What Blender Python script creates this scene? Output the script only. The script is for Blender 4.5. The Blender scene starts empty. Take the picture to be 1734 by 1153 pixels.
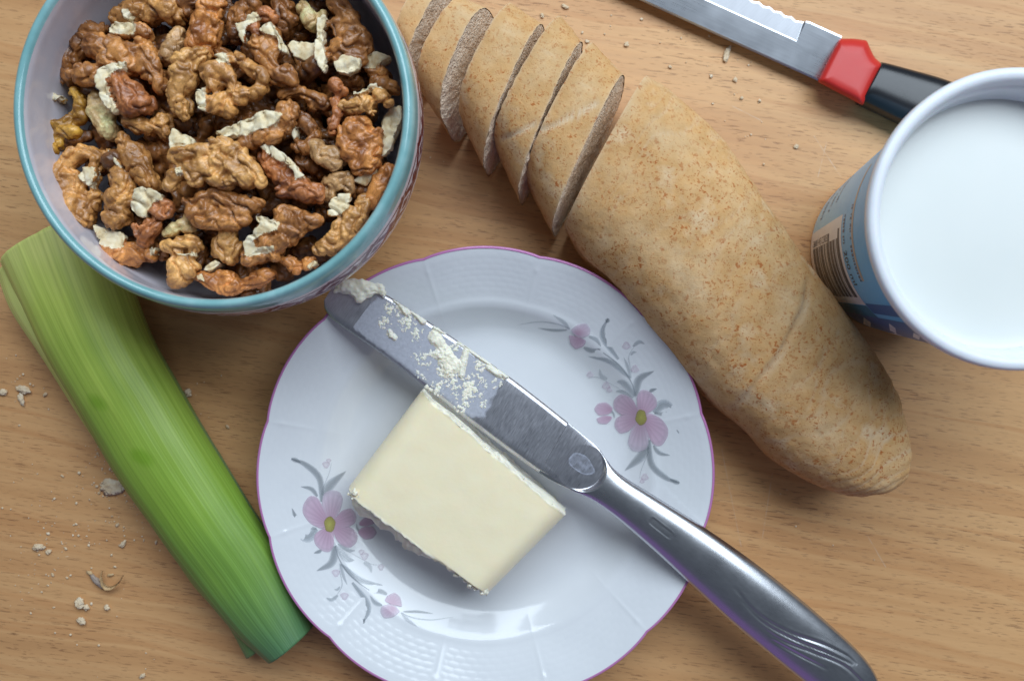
import bpy, bmesh, math, random
import numpy as np
from mathutils import Vector, noise as mnoise

# ------------------------------------------------------------------ camera, world, lamps, exposure
S = 0.01                      # all coordinates below are written in centimetres
D = 28.87                     # camera height above the table (cm)
PPC = 46.0                    # photograph pixels per cm on the table surface
CX, CY = 867.0, 576.5
scene = bpy.context.scene
scene.unit_settings.system = 'METRIC'
cam_data = bpy.data.cameras.new('camera')
cam = bpy.data.objects.new('camera', cam_data)
scene.collection.objects.link(cam)
cam.location = (0, 0, D * S)
cam.rotation_euler = (0, 0, 0)
cam_data.sensor_width = 23.5
cam_data.lens = 18.0
cam_data.clip_start = 0.01
cam_data.clip_end = 50
cam_data.dof.use_dof = True
cam_data.dof.focus_distance = (D - 3.4) * S
cam_data.dof.aperture_fstop = 5.6
scene.camera = cam

world = bpy.data.worlds.new('World')
scene.world = world
world.use_nodes = True
wbg = world.node_tree.nodes['Background']
wbg.inputs[0].default_value = (0.64, 0.75, 0.90, 1)
wbg.inputs[1].default_value = 0.145

def area_lamp(name, loc, target, sx, sy, power, col):
    l = bpy.data.lights.new(name, 'AREA')
    l.shape = 'RECTANGLE'; l.size = sx * S; l.size_y = sy * S
    l.energy = power; l.color = col
    o = bpy.data.objects.new(name, l)
    scene.collection.objects.link(o)
    o.location = Vector(loc) * S
    d = Vector(target) - Vector(loc)
    o.rotation_euler = d.to_track_quat('-Z', 'Y').to_euler()
    return o
area_lamp('window_light', (27, 57, 78), (2, 0, 0), 130, 62, 15.5, (0.80, 0.905, 1.0))
area_lamp('violet_reflection_light', (-8, -78, 26), (5, -5, 0), 90, 55, 0.5, (0.36, 0.06, 0.62))  # added lamp in place of unseen violet clothing, tints the knife handle's reflection

scene.view_settings.view_transform = 'Standard'
scene.view_settings.look = 'None'
scene.view_settings.exposure = 0.0
scene.view_settings.gamma = 1.0
scene.view_settings.use_curve_mapping = False
scene.render.engine = 'CYCLES'
scene.cycles.use_denoising = True
scene.cycles.use_adaptive_sampling = False
scene.cycles.max_bounces = 8

# ------------------------------------------------------------------ helpers
def kz(z): return (D - z) / (D * PPC)
def at(px, py, z=0.0):
    k = kz(z)
    return np.array([(px - CX) * k, (CY - py) * k, z])
def atn(pts, z):
    return np.array([at(p[0], p[1], z) for p in pts])

rng = np.random.default_rng(7)
_perm = rng.permutation(256); _perm = np.concatenate([_perm, _perm, _perm])
_grad = rng.normal(size=(256, 3)); _grad /= np.linalg.norm(_grad, axis=1)[:, None]
def pn(P, f=1.0, seed=0):
    """vectorised gradient noise, about -0.7..0.7"""
    P = np.asarray(P, float) * f + seed * 17.31
    i = np.floor(P).astype(int); w = P - i; i &= 255
    u = w * w * w * (w * (w * 6 - 15) + 10)
    out = 0
    for dx in (0, 1):
        for dy in (0, 1):
            for dz in (0, 1):
                h = _perm[_perm[_perm[(i[:, 0] + dx) & 255] + ((i[:, 1] + dy) & 255)] + ((i[:, 2] + dz) & 255)]
                g = _grad[h]
                dd = (g * (w - np.array([dx, dy, dz]))).sum(1)
                wt = (u[:, 0] if dx else 1 - u[:, 0]) * (u[:, 1] if dy else 1 - u[:, 1]) * (u[:, 2] if dz else 1 - u[:, 2])
                out = out + wt * dd
    return out
def fbm(P, f=1.0, seed=0, oct=3):
    s = 0; a = 1.0
    for o in range(oct):
        s = s + a * pn(P, f, seed + o); f *= 2.05; a *= 0.5
    return s
def sstep(a, b, x):
    t = np.clip((x - a) / (b - a), 0, 1); return t * t * (3 - 2 * t)

COL = scene.collection
def link(o): COL.objects.link(o); return o
def mk(name, V, F, mat, origin=(0, 0, 0), parent=None, smooth=True, attrs=None, colors=None):
    me = bpy.data.meshes.new(name)
    V = (np.asarray(V, float) - np.asarray(origin, float)) * S
    me.from_pydata(V.tolist(), [], [tuple(map(int, f)) for f in F])
    if attrs:
        for k, a in attrs.items():
            at_ = me.attributes.new(k, 'FLOAT', 'POINT'); at_.data.foreach_set('value', np.asarray(a, np.float32))
    if colors is not None:
        ca = me.attributes.new('Col', 'FLOAT_COLOR', 'POINT'); ca.data.foreach_set('color', np.asarray(colors, np.float32).ravel())
    if smooth: me.polygons.foreach_set('use_smooth', np.ones(len(me.polygons), bool))
    me.update()
    if mat: me.materials.append(mat)
    o = link(bpy.data.objects.new(name, me))
    if parent is not None: o.parent = parent
    else: o.location = Vector(origin) * S
    return o
def empty(name, origin):
    o = link(bpy.data.objects.new(name, None)); o.location = Vector(origin) * S
    o.empty_display_size = 0.01
    return o
def tag(o, label=None, cat=None, group=None, kind=None):
    if label: o['label'] = label
    if cat: o['category'] = cat
    if group: o['group'] = group
    if kind: o['kind'] = kind
    return o
def normals_of(V, F):
    V = np.asarray(V, float); N = np.zeros_like(V)
    Fq = np.array([list(f) + [f[-1]] * (4 - len(f)) for f in F if len(f) <= 4])
    n = np.cross(V[Fq[:, 2]] - V[Fq[:, 0]], V[Fq[:, 3]] - V[Fq[:, 1]])
    t = np.cross(V[Fq[:, 1]] - V[Fq[:, 0]], V[Fq[:, 2]] - V[Fq[:, 0]])
    n = np.where((Fq[:, 2] == Fq[:, 3])[:, None], t, n)
    for k in range(4): np.add.at(N, Fq[:, k], n)
    return N / np.maximum(np.linalg.norm(N, axis=1), 1e-12)[:, None]
def grid_faces(nr, nc, closed=True, off=0, flip=False):
    F = []
    for i in range(nr - 1):
        for j in range(nc if closed else nc - 1):
            a = off + i * nc + j; b = off + i * nc + (j + 1) % nc
            f = (a, b, b + nc, a + nc)
            F.append(f[::-1] if flip else f)
    return F
def crom(P, n):
    """resample an open polyline with Catmull-Rom through its points"""
    P = np.asarray(P, float); m = len(P)
    Q = np.vstack([2 * P[0] - P[1], P, 2 * P[-1] - P[-2]])
    out = []
    for t in np.linspace(0, m - 1, n):
        i = min(int(t), m - 2); u = t - i
        p0, p1, p2, p3 = Q[i], Q[i + 1], Q[i + 2], Q[i + 3]
        out.append(0.5 * (2 * p1 + (p2 - p0) * u + (2 * p0 - 5 * p1 + 4 * p2 - p3) * u * u + (3 * p1 - p0 - 3 * p2 + p3) * u ** 3))
    return np.array(out)
def resample_closed(P, n, smooth=0):
    P = np.asarray(P, float); Q = np.vstack([P, P[:1]])
    L = np.concatenate([[0], np.cumsum(np.linalg.norm(np.diff(Q, axis=0), axis=1))])
    t = np.linspace(0, L[-1], n, endpoint=False)
    R = np.stack([np.interp(t, L, Q[:, k]) for k in range(P.shape[1])], 1)
    for _ in range(smooth): R = 0.5 * R + 0.25 * (np.roll(R, 1, 0) + np.roll(R, -1, 0))
    return R
def lathe(prof, n, c=(0, 0), rfun=None):
    """prof: list of (r,z); rings from first to last"""
    a = np.linspace(0, 2 * math.pi, n, endpoint=False)
    V = []
    for r, z in prof:
        rr = r if rfun is None else rfun(r, z, a)
        V.append(np.stack([c[0] + rr * np.cos(a), c[1] + rr * np.sin(a), np.full(n, float(z))], 1))
    return np.vstack(V), grid_faces(len(prof), n, flip=True)
def seg_dist(P, line):
    """distance in xy from points to a polyline, and parameter"""
    P = P[:, :2]; best = np.full(len(P), 1e9); par = np.zeros(len(P)); L = len(line) - 1
    for i in range(L):
        a, b = np.array(line[i][:2]), np.array(line[i + 1][:2]); ab = b - a
        t = np.clip(((P - a) @ ab) / (ab @ ab), 0, 1)
        d = np.linalg.norm(P - a - t[:, None] * ab, axis=1)
        m = d < best; best[m] = d[m]; par[m] = (i + t[m]) / L
    return best, par

# ------------------------------------------------------------------ material helpers
class NT:
    def __init__(s, name):
        s.mat = bpy.data.materials.new(name); s.mat.use_nodes = True
        s.t = s.mat.node_tree; s.n = s.t.nodes; s.b = s.n['Principled BSDF']; s.out = s.n['Material Output']
        s.tc = None
    def new(s, typ, **kw):
        nd = s.n.new(typ)
        for k, v in kw.items():
            if hasattr(nd, k): setattr(nd, k, v)
        return nd
    def l(s, a, b): s.t.links.new(a, b)
    def put(s, sock, v):
        if hasattr(v, 'is_linked') or hasattr(v, 'links'): s.l(v, sock)
        elif isinstance(v, (tuple, list)) and len(v) == 3 and sock.type == 'RGBA': sock.default_value = (*v, 1)
        else: sock.default_value = v
    def coord(s, scale=(1, 1, 1), rot=(0, 0, 0), loc=(0, 0, 0), src='Object'):
        """object coordinates in centimetres"""
        if s.tc is None: s.tc = s.new('ShaderNodeTexCoord')
        m = s.new('ShaderNodeMapping')
        r0 = s.new('ShaderNodeMapping'); s.l(s.tc.outputs[src], r0.inputs[0])
        r0.inputs['Rotation'].default_value = rot
        r0.inputs['Scale'].default_value = (100, 100, 100)
        s.l(r0.outputs[0], m.inputs[0]); m.inputs['Scale'].default_value = scale; m.inputs['Location'].default_value = loc
        return m.outputs[0]
    def noise(s, co, scale, detail=3, rough=0.5, dist=0.0):
        nd = s.new('ShaderNodeTexNoise'); s.l(co, nd.inputs['Vector'])
        nd.inputs['Scale'].default_value = scale; nd.inputs['Detail'].default_value = detail
        nd.inputs['Roughness'].default_value = rough; nd.inputs['Distortion'].default_value = dist
        return nd.outputs['Fac']
    def voro(s, co, scale, feature='F1', out='Distance', rnd=1.0):
        nd = s.new('ShaderNodeTexVoronoi'); nd.feature = feature; s.l(co, nd.inputs['Vector'])
        nd.inputs['Scale'].default_value = scale; nd.inputs['Randomness'].default_value = rnd
        return nd.outputs[out]
    def ramp(s, fac, pts, interp='LINEAR'):
        nd = s.new('ShaderNodeValToRGB'); s.l(fac, nd.inputs[0]); cr = nd.color_ramp; cr.interpolation = interp
        while len(cr.elements) < len(pts): cr.elements.new(0.5)
        for e, (p, c) in zip(cr.elements, pts):
            e.position = p; e.color = (c, c, c, 1) if isinstance(c, (int, float)) else (*c, 1)
        return nd.outputs[0]
    def mix(s, fac, a, b, mode='MIX'):
        nd = s.new('ShaderNodeMix'); nd.data_type = 'RGBA'; nd.blend_type = mode
        s.put(nd.inputs[0], fac); s.put(nd.inputs[6], a); s.put(nd.inputs[7], b)
        return nd.outputs[2]
    def math(s, op, a, b=None, c=None, clamp=False):
        nd = s.new('ShaderNodeMath'); nd.operation = op; nd.use_clamp = clamp
        s.put(nd.inputs[0], a)
        if b is not None: s.put(nd.inputs[1], b)
        if c is not None: s.put(nd.inputs[2], c)
        return nd.outputs[0]
    def attr(s, name, out='Fac'):
        nd = s.new('ShaderNodeAttribute'); nd.attribute_name = name; return nd.outputs[out]
    def xyz(s, co):
        nd = s.new('ShaderNodeSeparateXYZ'); s.l(co, nd.inputs[0]); return nd.outputs
    def bump(s, h, strength=0.5, dist=0.02, normal=None):
        nd = s.new('ShaderNodeBump'); s.put(nd.inputs['Height'], h)
        nd.inputs['Strength'].default_value = strength; nd.inputs['Distance'].default_value = dist * S
        if normal is not None: s.l(normal, nd.inputs['Normal'])
        return nd.outputs[0]
    def set(s, **kw):
        names = dict(col='Base Color', rough='Roughness', metal='Metallic', normal='Normal', sss='Subsurface Weight',
                     sssr='Subsurface Radius', ssss='Subsurface Scale', coat='Coat Weight', coatr='Coat Roughness',
                     spec='Specular IOR Level', alpha='Alpha', aniso='Anisotropic', ior='IOR', trans='Transmission Weight')
        for k, v in kw.items():
            sock = s.b.inputs[names[k]]
            if k == 'sssr': sock.default_value = v
            else: s.put(sock, v)
        return s.mat

# ---- wood
def mat_wood():
    m = NT('beech_wood')
    rot = (0, 0, math.radians(7))
    warp = m.coord((0.05, 0.16, 1), rot)
    w = m.noise(warp, 1.0, 3, 0.55)
    # broad growth bands, slightly slanting against the pores
    c1 = m.coord((0.020, 0.55, 1), (0, 0, math.radians(12)))
    va = m.new('ShaderNodeVectorMath'); va.operation = 'ADD'
    cw = m.new('ShaderNodeCombineXYZ'); m.l(m.math('MULTIPLY', w, 1.2), cw.inputs[1])
    m.l(c1, va.inputs[0]); m.l(cw.outputs[0], va.inputs[1])
    band = m.noise(va.outputs[0], 1.0, 5, 0.6, 0.3)
    col = m.ramp(band, [(0.28, (0.51, 0.268, 0.116)), (0.43, (0.60, 0.333, 0.146)), (0.52, (0.655, 0.382, 0.174)), (0.57, (0.57, 0.302, 0.129)), (0.72, (0.68, 0.413, 0.194))])
    c2 = m.coord((0.06, 2.4, 1), rot)
    fine = m.noise(c2, 1.6, 5, 0.65)
    col = m.mix(0.34, col, m.ramp(fine, [(0.3, (0.80, 0.77, 0.75)), (0.7, (1.14, 1.12, 1.10))]), 'MULTIPLY')
    big = m.noise(m.coord((0.07, 0.10, 1)), 1.0, 2)
    col = m.mix(0.5, col, m.ramp(big, [(0.35, (0.86, 0.78, 0.74)), (0.65, (1.12, 1.13, 1.14))]), 'MULTIPLY')
    # short dark pores (rays) of beech
    f = None
    for (sx, sy, sc, lo, hi, off) in ((1.4, 17.0, 1.0, 0.655, 0.71, 0), (2.1, 22.0, 1.0, 0.65, 0.70, 31), (0.9, 14.0, 1.0, 0.68, 0.74, 77)):
        cc = m.coord((sx, sy, 1), rot, (off, off * 1.7, 0))
        nn = m.ramp(m.noise(cc, sc, 1.2, 0.35), [(lo, 0.0), (hi, 1.0)])
        f = nn if f is None else m.math('MAXIMUM', f, nn)
    dens = m.ramp(m.noise(m.coord((0.12, 0.5, 1), rot), 1.0, 2), [(0.3, 0.25), (0.65, 1.0)])
    f2 = m.math('MULTIPLY', f, dens)
    col = m.mix(m.math('MULTIPLY', f2, 0.72), col, (0.18, 0.075, 0.033))
    # pale knife scratches
    P = m.xyz(m.coord())
    sc = None
    for (x0, y0, x1, y1) in SCR:
        dx, dy = x1 - x0, y1 - y0; L = math.hypot(dx, dy); ux, uy = dx / L, dy / L
        a = m.math('ADD', m.math('MULTIPLY', m.math('SUBTRACT', P[0], x0), -uy), m.math('MULTIPLY', m.math('SUBTRACT', P[1], y0), ux))
        t = m.math('ADD', m.math('MULTIPLY', m.math('SUBTRACT', P[0], x0), ux), m.math('MULTIPLY', m.math('SUBTRACT', P[1], y0), uy))
        on = m.math('LESS_THAN', m.math('ABSOLUTE', a), 0.013)
        inn = m.math('LESS_THAN', m.math('ABSOLUTE', m.math('SUBTRACT', t, L / 2)), L / 2)
        v = m.math('MULTIPLY', on, inn)
        sc = v if sc is None else m.math('MAXIMUM', sc, v)
    brk = m.ramp(m.noise(m.coord((1, 1, 1)), 3.0, 2), [(0.35, 0.0), (0.6, 0.45)])
    scm = m.math('MULTIPLY', sc, brk)
    col = m.mix(scm, col, (0.62, 0.52, 0.42))
    h = m.math('SUBTRACT', m.math('MULTIPLY', fine, 0.35), f2)
    rough = m.math('ADD', 0.40, m.math('MULTIPLY', fine, 0.16))
    return m.set(col=col, rough=rough, spec=0.38, normal=m.bump(h, 0.35, 0.012))
SCR = [tuple(at(a, b)[:2]) + tuple(at(c, d)[:2]) for a, b, c, d in ((1222, 760, 1258, 940), (1308, 800, 1288, 930), (1378, 230, 1424, 300), (1385, 300, 1400, 240), (1240, 180, 1290, 205), (1468, 905, 1500, 960))]
WOOD = mat_wood()

def simple(name, col, rough=0.4, **kw):
    m = NT(name)
    n = m.noise(m.coord(), 2.2, 3)
    c = m.mix(0.18, col, m.ramp(n, [(0.3, tuple(x * 0.86 for x in col)), (0.7, tuple(min(1, x * 1.1) for x in col))]))
    r = m.math('ADD', rough - 0.04, m.math('MULTIPLY', n, 0.08))
    return m.set(col=c, rough=r, **kw)

# ------------------------------------------------------------------ table
def build_table():
    w, h = 34, 26
    nx, ny = 2, 2
    V = [(-w, -h, 0), (w, -h, 0), (w, h, 0), (-w, h, 0), (-w, -h, -3), (w, -h, -3), (w, h, -3), (-w, h, -3)]
    F = [(0, 1, 2, 3), (7, 6, 5, 4), (0, 4, 5, 1), (1, 5, 6, 2), (2, 6, 7, 3), (3, 7, 4, 0)]
    o = mk('table_top', V, F, WOOD, smooth=False)
    tag(o, 'light beech wood table top with short dark grain flecks', 'table', kind='structure')
build_table()
def inside_poly(Q, P):
    r = np.zeros(len(Q), bool); n = len(P)
    for a in range(n):
        x0, y0 = P[a]; x1, y1 = P[(a + 1) % n]
        c = ((y0 > Q[:, 1]) != (y1 > Q[:, 1])); xx = x0 + (Q[:, 1] - y0) * (x1 - x0) / (y1 - y0 + 1e-12)
        r ^= c & (Q[:, 0] < xx)
    return r
# ------------------------------------------------------------------ plate
PLC = at(822, 805, 2.05)[:2]; PLR = 387 * kz(2.05)
PROF = [(0.0, 0.56), (1.5, 0.555), (3.0, 0.55), (4.2, 0.56), (4.7, 0.60), (5.05, 0.70), (5.35, 0.86), (5.62, 1.04), (5.83, 1.19), (6.0, 1.275), (6.12, 1.31), (6.3, 1.38), (6.8, 1.60), (7.3, 1.83), (7.65, 1.99), (7.9, 2.08)]
_pr = np.array([p[0] for p in PROF]); _pz = np.array([p[1] for p in PROF])
_cr = crom(np.array(PROF), 400)
def plate_z(r): return np.interp(r, _cr[:, 0], _cr[:, 1])
def scallop(a):
    ph = (a - math.radians(76)) * 6.0       # 12 notches
    return np.abs(np.sin(ph)) ** 0.7
def plate_pt(px, py, off=0.0):
    z = 0.8
    for _ in range(12):
        p = at(px, py, z); r = math.hypot(p[0] - PLC[0], p[1] - PLC[1]); z = float(plate_z(r)) + off
    return at(px, py, z)

def mat_porcelain():
    m = NT('white_porcelain')
    n = m.noise(m.coord(), 0.6, 2)
    col = m.ramp(n, [(0.3, (0.70, 0.72, 0.75)), (0.7, (0.73, 0.75, 0.78))])
    return m.set(col=col, rough=0.11, spec=0.5, normal=m.bump(m.noise(m.coord(), 1.1, 2), 0.06, 0.02))
PORC = mat_porcelain()
PINK = simple('pink_glaze', (0.50, 0.20, 0.42), 0.12)

def mat_print():
    m = NT('printed_flower_glaze')
    a = m.new('ShaderNodeAttribute'); a.attribute_name = 'Col'
    m.set(col=a.outputs['Color'], rough=0.15, alpha=a.outputs['Alpha'])
    return m.mat
PRINT = mat_print()

def build_plate():
    org = (PLC[0], PLC[1], 0.0)
    root = empty('porcelain_plate', org)
    tag(root, 'white porcelain plate with scalloped pink edge and printed pink flowers', 'plate')
    na = 1296
    a = np.linspace(0, 2 * math.pi, na, endpoint=False)
    rs = np.concatenate([np.linspace(0.02, 4.6, 14), np.linspace(4.7, 6.1, 26), np.linspace(6.15, PLR, 64)])
    V = []
    ph = (a - math.radians(76)) / math.radians(30); sec = ph - np.floor(ph)
    dn = np.minimum(sec, 1 - sec) * math.radians(30)       # angular distance to a notch
    for r in rs:
        f = (r - 6.1) / (PLR - 6.1)
        k = 1.0 - 0.016 * (1 - scallop(a)) * sstep(0.55, 1.0, np.full(na, r / PLR))
        z = plate_z(np.full(na, r))
        if f > 0:
            # moulded basket weave and a rib at each scallop notch
            row = f * 9.0; ri = int(row); rf = row - ri
            arc = (sec - 0.5) * math.radians(30) * r
            u = arc / 0.42 + 0.5 * (ri % 2); uf = u - np.floor(u)
            prof = math.sin(math.pi * rf) ** 0.6 * np.clip(np.sin(math.pi * uf), 0, 1) ** 0.5
            fade = min(1, max(0, min((f - 0.04) / 0.08, (0.93 - f) / 0.05)))
            side = sstep(0.12, 0.26, dn * r)
            z = z + 0.0032 * prof * fade * side
            rib = np.exp(-((dn * r) / 0.07) ** 2)
            z = z + rib * 0.004 * math.sin(min(1, f * 1.1) * math.pi) - 0.02 * np.exp(-((dn * r) / 0.35) ** 2) * max(0, f) ** 2
            blob = np.exp(-((dn * r) / 0.10) ** 2 - ((f - 0.72) / 0.06) ** 2); z = z + 0.011 * blob
        V.append(np.stack([PLC[0] + r * k * np.cos(a), PLC[1] + r * k * np.sin(a), z], 1))
    top_last = V[-1]
    # rounded lip, then the underside
    for dr, dz in ((0.03, -0.04), (0.02, -0.10), (-0.05, -0.15)):
        c = np.stack([(PLR + dr) / PLR * (top_last[:, 0] - PLC[0]) + PLC[0], (PLR + dr) / PLR * (top_last[:, 1] - PLC[1]) + PLC[1], top_last[:, 2] + dz], 1)
        V.append(c)
    for r, z in ((6.3, 1.12), (5.7, 0.80), (5.1, 0.40), (4.6, 0.22), (4.55, 0.0), (4.3, 0.0), (4.25, 0.25), (0.02, 0.28)):
        V.append(np.stack([PLC[0] + r * np.cos(a), PLC[1] + r * np.sin(a), np.full(na, z)], 1))
    nr = len(V)
    mk('plate_body', np.vstack(V), grid_faces(nr, na), PORC, org, root)
    # painted line round the edge
    i0 = len(rs) - 1
    def off(ring, s, dz): return np.stack([PLC[0] + (ring[:, 0] - PLC[0]) * s, PLC[1] + (ring[:, 1] - PLC[1]) * s, ring[:, 2] + dz], 1)
    L = [off(V[i0], 1 - 0.055 / PLR, -0.004), off(V[i0], 1 - 0.03 / PLR, 0.004), off(V[i0], 1.001, 0.003), off(V[i0], 1 + 0.038 / PLR, -0.035), off(V[i0], 1 + 0.03 / PLR, -0.09), off(V[i0], 1 + 0.005 / PLR, -0.10)]
    mk('painted_edge_line', np.vstack(L), grid_faces(len(L), na), PINK, org, root)

    # ---- two sprays of flowers, digitised in zoomed photo coordinates
    def zp(X, Y): return (860 + X / 2.882, 500 + Y / 2.882)
    def zp2(X, Y):
        x, y = zp(X, Y); return (2 * 822 - x, 2 * 797 - y)
    def patch(VV, FF, CC, outline, base, cin, cout, aout, ain, vein=0.0, seed=0, lift=0.006):
        n = 36; ol = resample_closed(np.array(outline, float), n, 2); b = np.array(base, float)
        o0 = len(VV)
        for k, t in enumerate(np.linspace(0, 1, 7)):
            for j, q in enumerate(ol):
                p = b + (q - b) * t
                VV.append(plate_pt(p[0], p[1], lift + .012))
                st = 1.0 - vein * (0.5 + 0.5 * math.sin(j * 2.1 + seed))
                c = [(cin[i] * (1 - t) + cout[i] * t) * (st if 0 < t < .95 else 1) for i in range(3)]
                CC.append(c + [ain * (1 - t) + aout * t if t < 0.99 else aout * 0.55])
        FF.extend([f[::-1] for f in grid_faces(7, n, off=o0)])
    def leaf(VV, FF, CC, pts, w, col, alpha, lift=0.006, taper0=0.25):
        pts = np.array(pts, float)
        c = crom(pts, 16) if len(pts) > 2 else np.stack([np.linspace(pts[0], pts[1], 16)[:, 0], np.linspace(pts[0], pts[1], 16)[:, 1]], 1)
        t = np.gradient(c, axis=0); t /= np.linalg.norm(t, axis=1)[:, None]
        nrm = np.stack([-t[:, 1], t[:, 0]], 1)
        o0 = len(VV)
        for i in range(16):
            u = i / 15; hw = 0.43 * w * (max(taper0 * (1 - u), 0) + math.sin(math.pi * min(1, u * 0.97 + 0.03)) ** 0.8 * (1 - 0.25 * u)) / 2.882 + 0.15
            for j, s in enumerate((-1, -0.5, 0, 0.5, 1)):
                p = c[i] + nrm[i] * hw * s
                VV.append(plate_pt(p[0], p[1], lift + .012))
                dk = (0.72 if s == 0 else 1.0) * (1.0 if s < 0 else 0.86)
                CC.append([x * dk for x in col] + [alpha * (0.22 if abs(s) == 1 else 0.62)])
        FF.extend(grid_faces(16, 5, closed=False, off=o0))
    GR = (0.29, 0.33, 0.37); GR2 = (0.42, 0.47, 0.52)
    for Z in (zp, zp2):
        flip = Z is zp2
        def put(name, VV, FF, CC, par=None):
            return mk(name, VV, FF, PRINT, org, par or root, colors=CC)
        # leaves and stems
        VV, FF, CC = [], [], []
        LV = [([(305, 165), (240, 140), (150, 130), (45, 145)], 7, GR2, .6), ([(300, 165), (270, 130), (220, 95)], 24, GR2, .6), ([(290, 170), (220, 170), (145, 160)], 16, GR, .75),
              ([(370, 255), (410, 270), (455, 262)], 30, GR, .7), ([(395, 200), (430, 215), (455, 250)], 26, GR2, .7), ([(440, 262), (520, 320), (570, 370), (610, 440), (628, 510)], 8, GR, .8),
              ([(540, 312), (475, 225), (462, 170), (490, 113)], 36, GR2, .8), ([(490, 113), (485, 125), (478, 135)], 26, GR, .9), ([(595, 402), (500, 325), (390, 298)], 32, GR2, .75),
              ([(600, 405), (585, 350), (565, 300)], 20, GR2, .6), ([(625, 490), (640, 410), (715, 368)], 46, GR, .75), ([(690, 470), (705, 462), (728, 455)], 22, GR, .85),
              ([(712, 572), (760, 530), (822, 556)], 56, GR2, .75), ([(715, 575), (770, 578), (815, 560)], 24, GR, .6), ([(768, 598), (810, 620), (835, 675)], 30, GR, .8), ([(622, 492), (570, 430), (530, 420)], 40, GR2, .65),
              ([(610, 500), (560, 470), (525, 468)], 24, GR2, .6), ([(682, 735), (645, 790), (570, 855)], 54, GR, .7), ([(690, 705), (700, 820), (770, 888), (838, 915)], 38, GR, .78), ([(838, 915), (815, 908), (790, 895)], 26, GR, .8),
              ([(710, 732), (740, 768), (792, 780)], 26, GR, .75), ([(690, 760), (655, 840), (640, 900)], 4, GR2, .5), ([(485, 410), (455, 390), (447, 358)], 26, GR2, .5),
              ([(390, 402), (440, 400), (500, 430), (590, 482)], 4, GR2, .6), ([(610, 250), (640, 228), (668, 238)], 24, GR2, .65), ([(605, 380), (590, 300), (620, 245)], 5, GR2, .6), ([(600, 292), (612, 278), (628, 278)], 16, GR2, .6), ([(500, 560), (515, 575), (520, 600)], 14, GR, .7)]
        for k, (pts, w, c, al) in enumerate(LV):
            leaf(VV, FF, CC, [Z(*p) for p in pts], w, c, al, 0.004 + 0.0004 * k)
        spray = put('printed_flower_spray', VV, FF, CC)
        # petals
        PK1 = (0.63, 0.485, 0.60); PK2 = (0.68, 0.60, 0.70); PK3 = (0.54, 0.34, 0.46)
        ce = (650, 595)
        PET = [([(630, 560), (628, 490), (650, 458), (690, 465), (725, 500), (730, 540), (700, 568), (665, 575)], PK2, PK1),
               ([(632, 585), (620, 520), (590, 490), (550, 478), (515, 510), (513, 550), (545, 582), (600, 592)], PK1, PK1),
               ([(632, 600), (570, 575), (525, 600), (518, 640), (545, 677), (590, 665), (628, 622)], PK2, PK1),
               ([(640, 618), (600, 655), (583, 720), (600, 757), (640, 765), (680, 748), (692, 690), (668, 630)], PK2, PK2),
               ([(665, 610), (688, 690), (710, 732), (750, 738), (782, 690), (785, 650), (750, 600), (690, 570), (668, 585)], PK2, PK1)]
        for k, (ol, ci, co) in enumerate(PET):
            VV, FF, CC = [], [], []
            patch(VV, FF, CC, [Z(*p) for p in ol], Z(*ce), PK3, co, 0.95, 0.9, 0.16, k, 0.016 + 0.0012 * k)
            put('printed_petal', VV, FF, CC, spray)
        VV, FF, CC = [], [], []
        patch(VV, FF, CC, [Z(650 + 28 * math.cos(t) * (1 + .12 * math.sin(5 * t)), 596 + 40 * math.sin(t) * (1 + .1 * math.cos(7 * t))) for t in np.linspace(0, 6.28, 20)[:-1]], Z(650, 596), (0.46, 0.43, 0.12), (0.34, 0.30, 0.10), 0.95, 1, 0.15, 0, 0.024)
        put('printed_flower_centre', VV, FF, CC, spray)
        small = [([(512, 548), (480, 520), (440, 525), (418, 555), (440, 588), (490, 582), (512, 565)], (505, 560)), ([(508, 590), (470, 585), (430, 600), (440, 625), (480, 630), (508, 605)], (505, 592)),
                 ([(305, 170), (340, 142), (385, 135), (405, 165), (400, 195), (360, 210), (330, 200)], (340, 190)), ([(295, 192), (345, 208), (385, 220), (370, 250), (330, 265), (305, 240)], (350, 205))]
        for k, (ol, b) in enumerate(small):
            VV, FF, CC = [], [], []
            patch(VV, FF, CC, [Z(*p) for p in ol], Z(*b), PK3, PK1 if k != 2 else PK2, 0.85, 0.9, 0.12, k, 0.016 + .0012 * k)
            put('printed_bud_petal', VV, FF, CC, spray)
        VV, FF, CC = [], [], []
        for k, (x, y, r) in enumerate(((400, 385, 16), (480, 440, 20), (495, 460, 14), (578, 245, 20), (620, 358, 20), (668, 885, 18), (655, 905, 12))):
            patch(VV, FF, CC, [Z(x + r * math.cos(t) * (1 + .3 * math.sin(3 * t)), y + r * math.sin(t)) for t in np.linspace(0, 6.28, 14)[:-1]], Z(x, y), PK1, PK1, 0.4, 0.12, 0, 0, 0.016)
        put('printed_tiny_blossoms', VV, FF, CC, spray)
    return root
build_plate()

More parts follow.
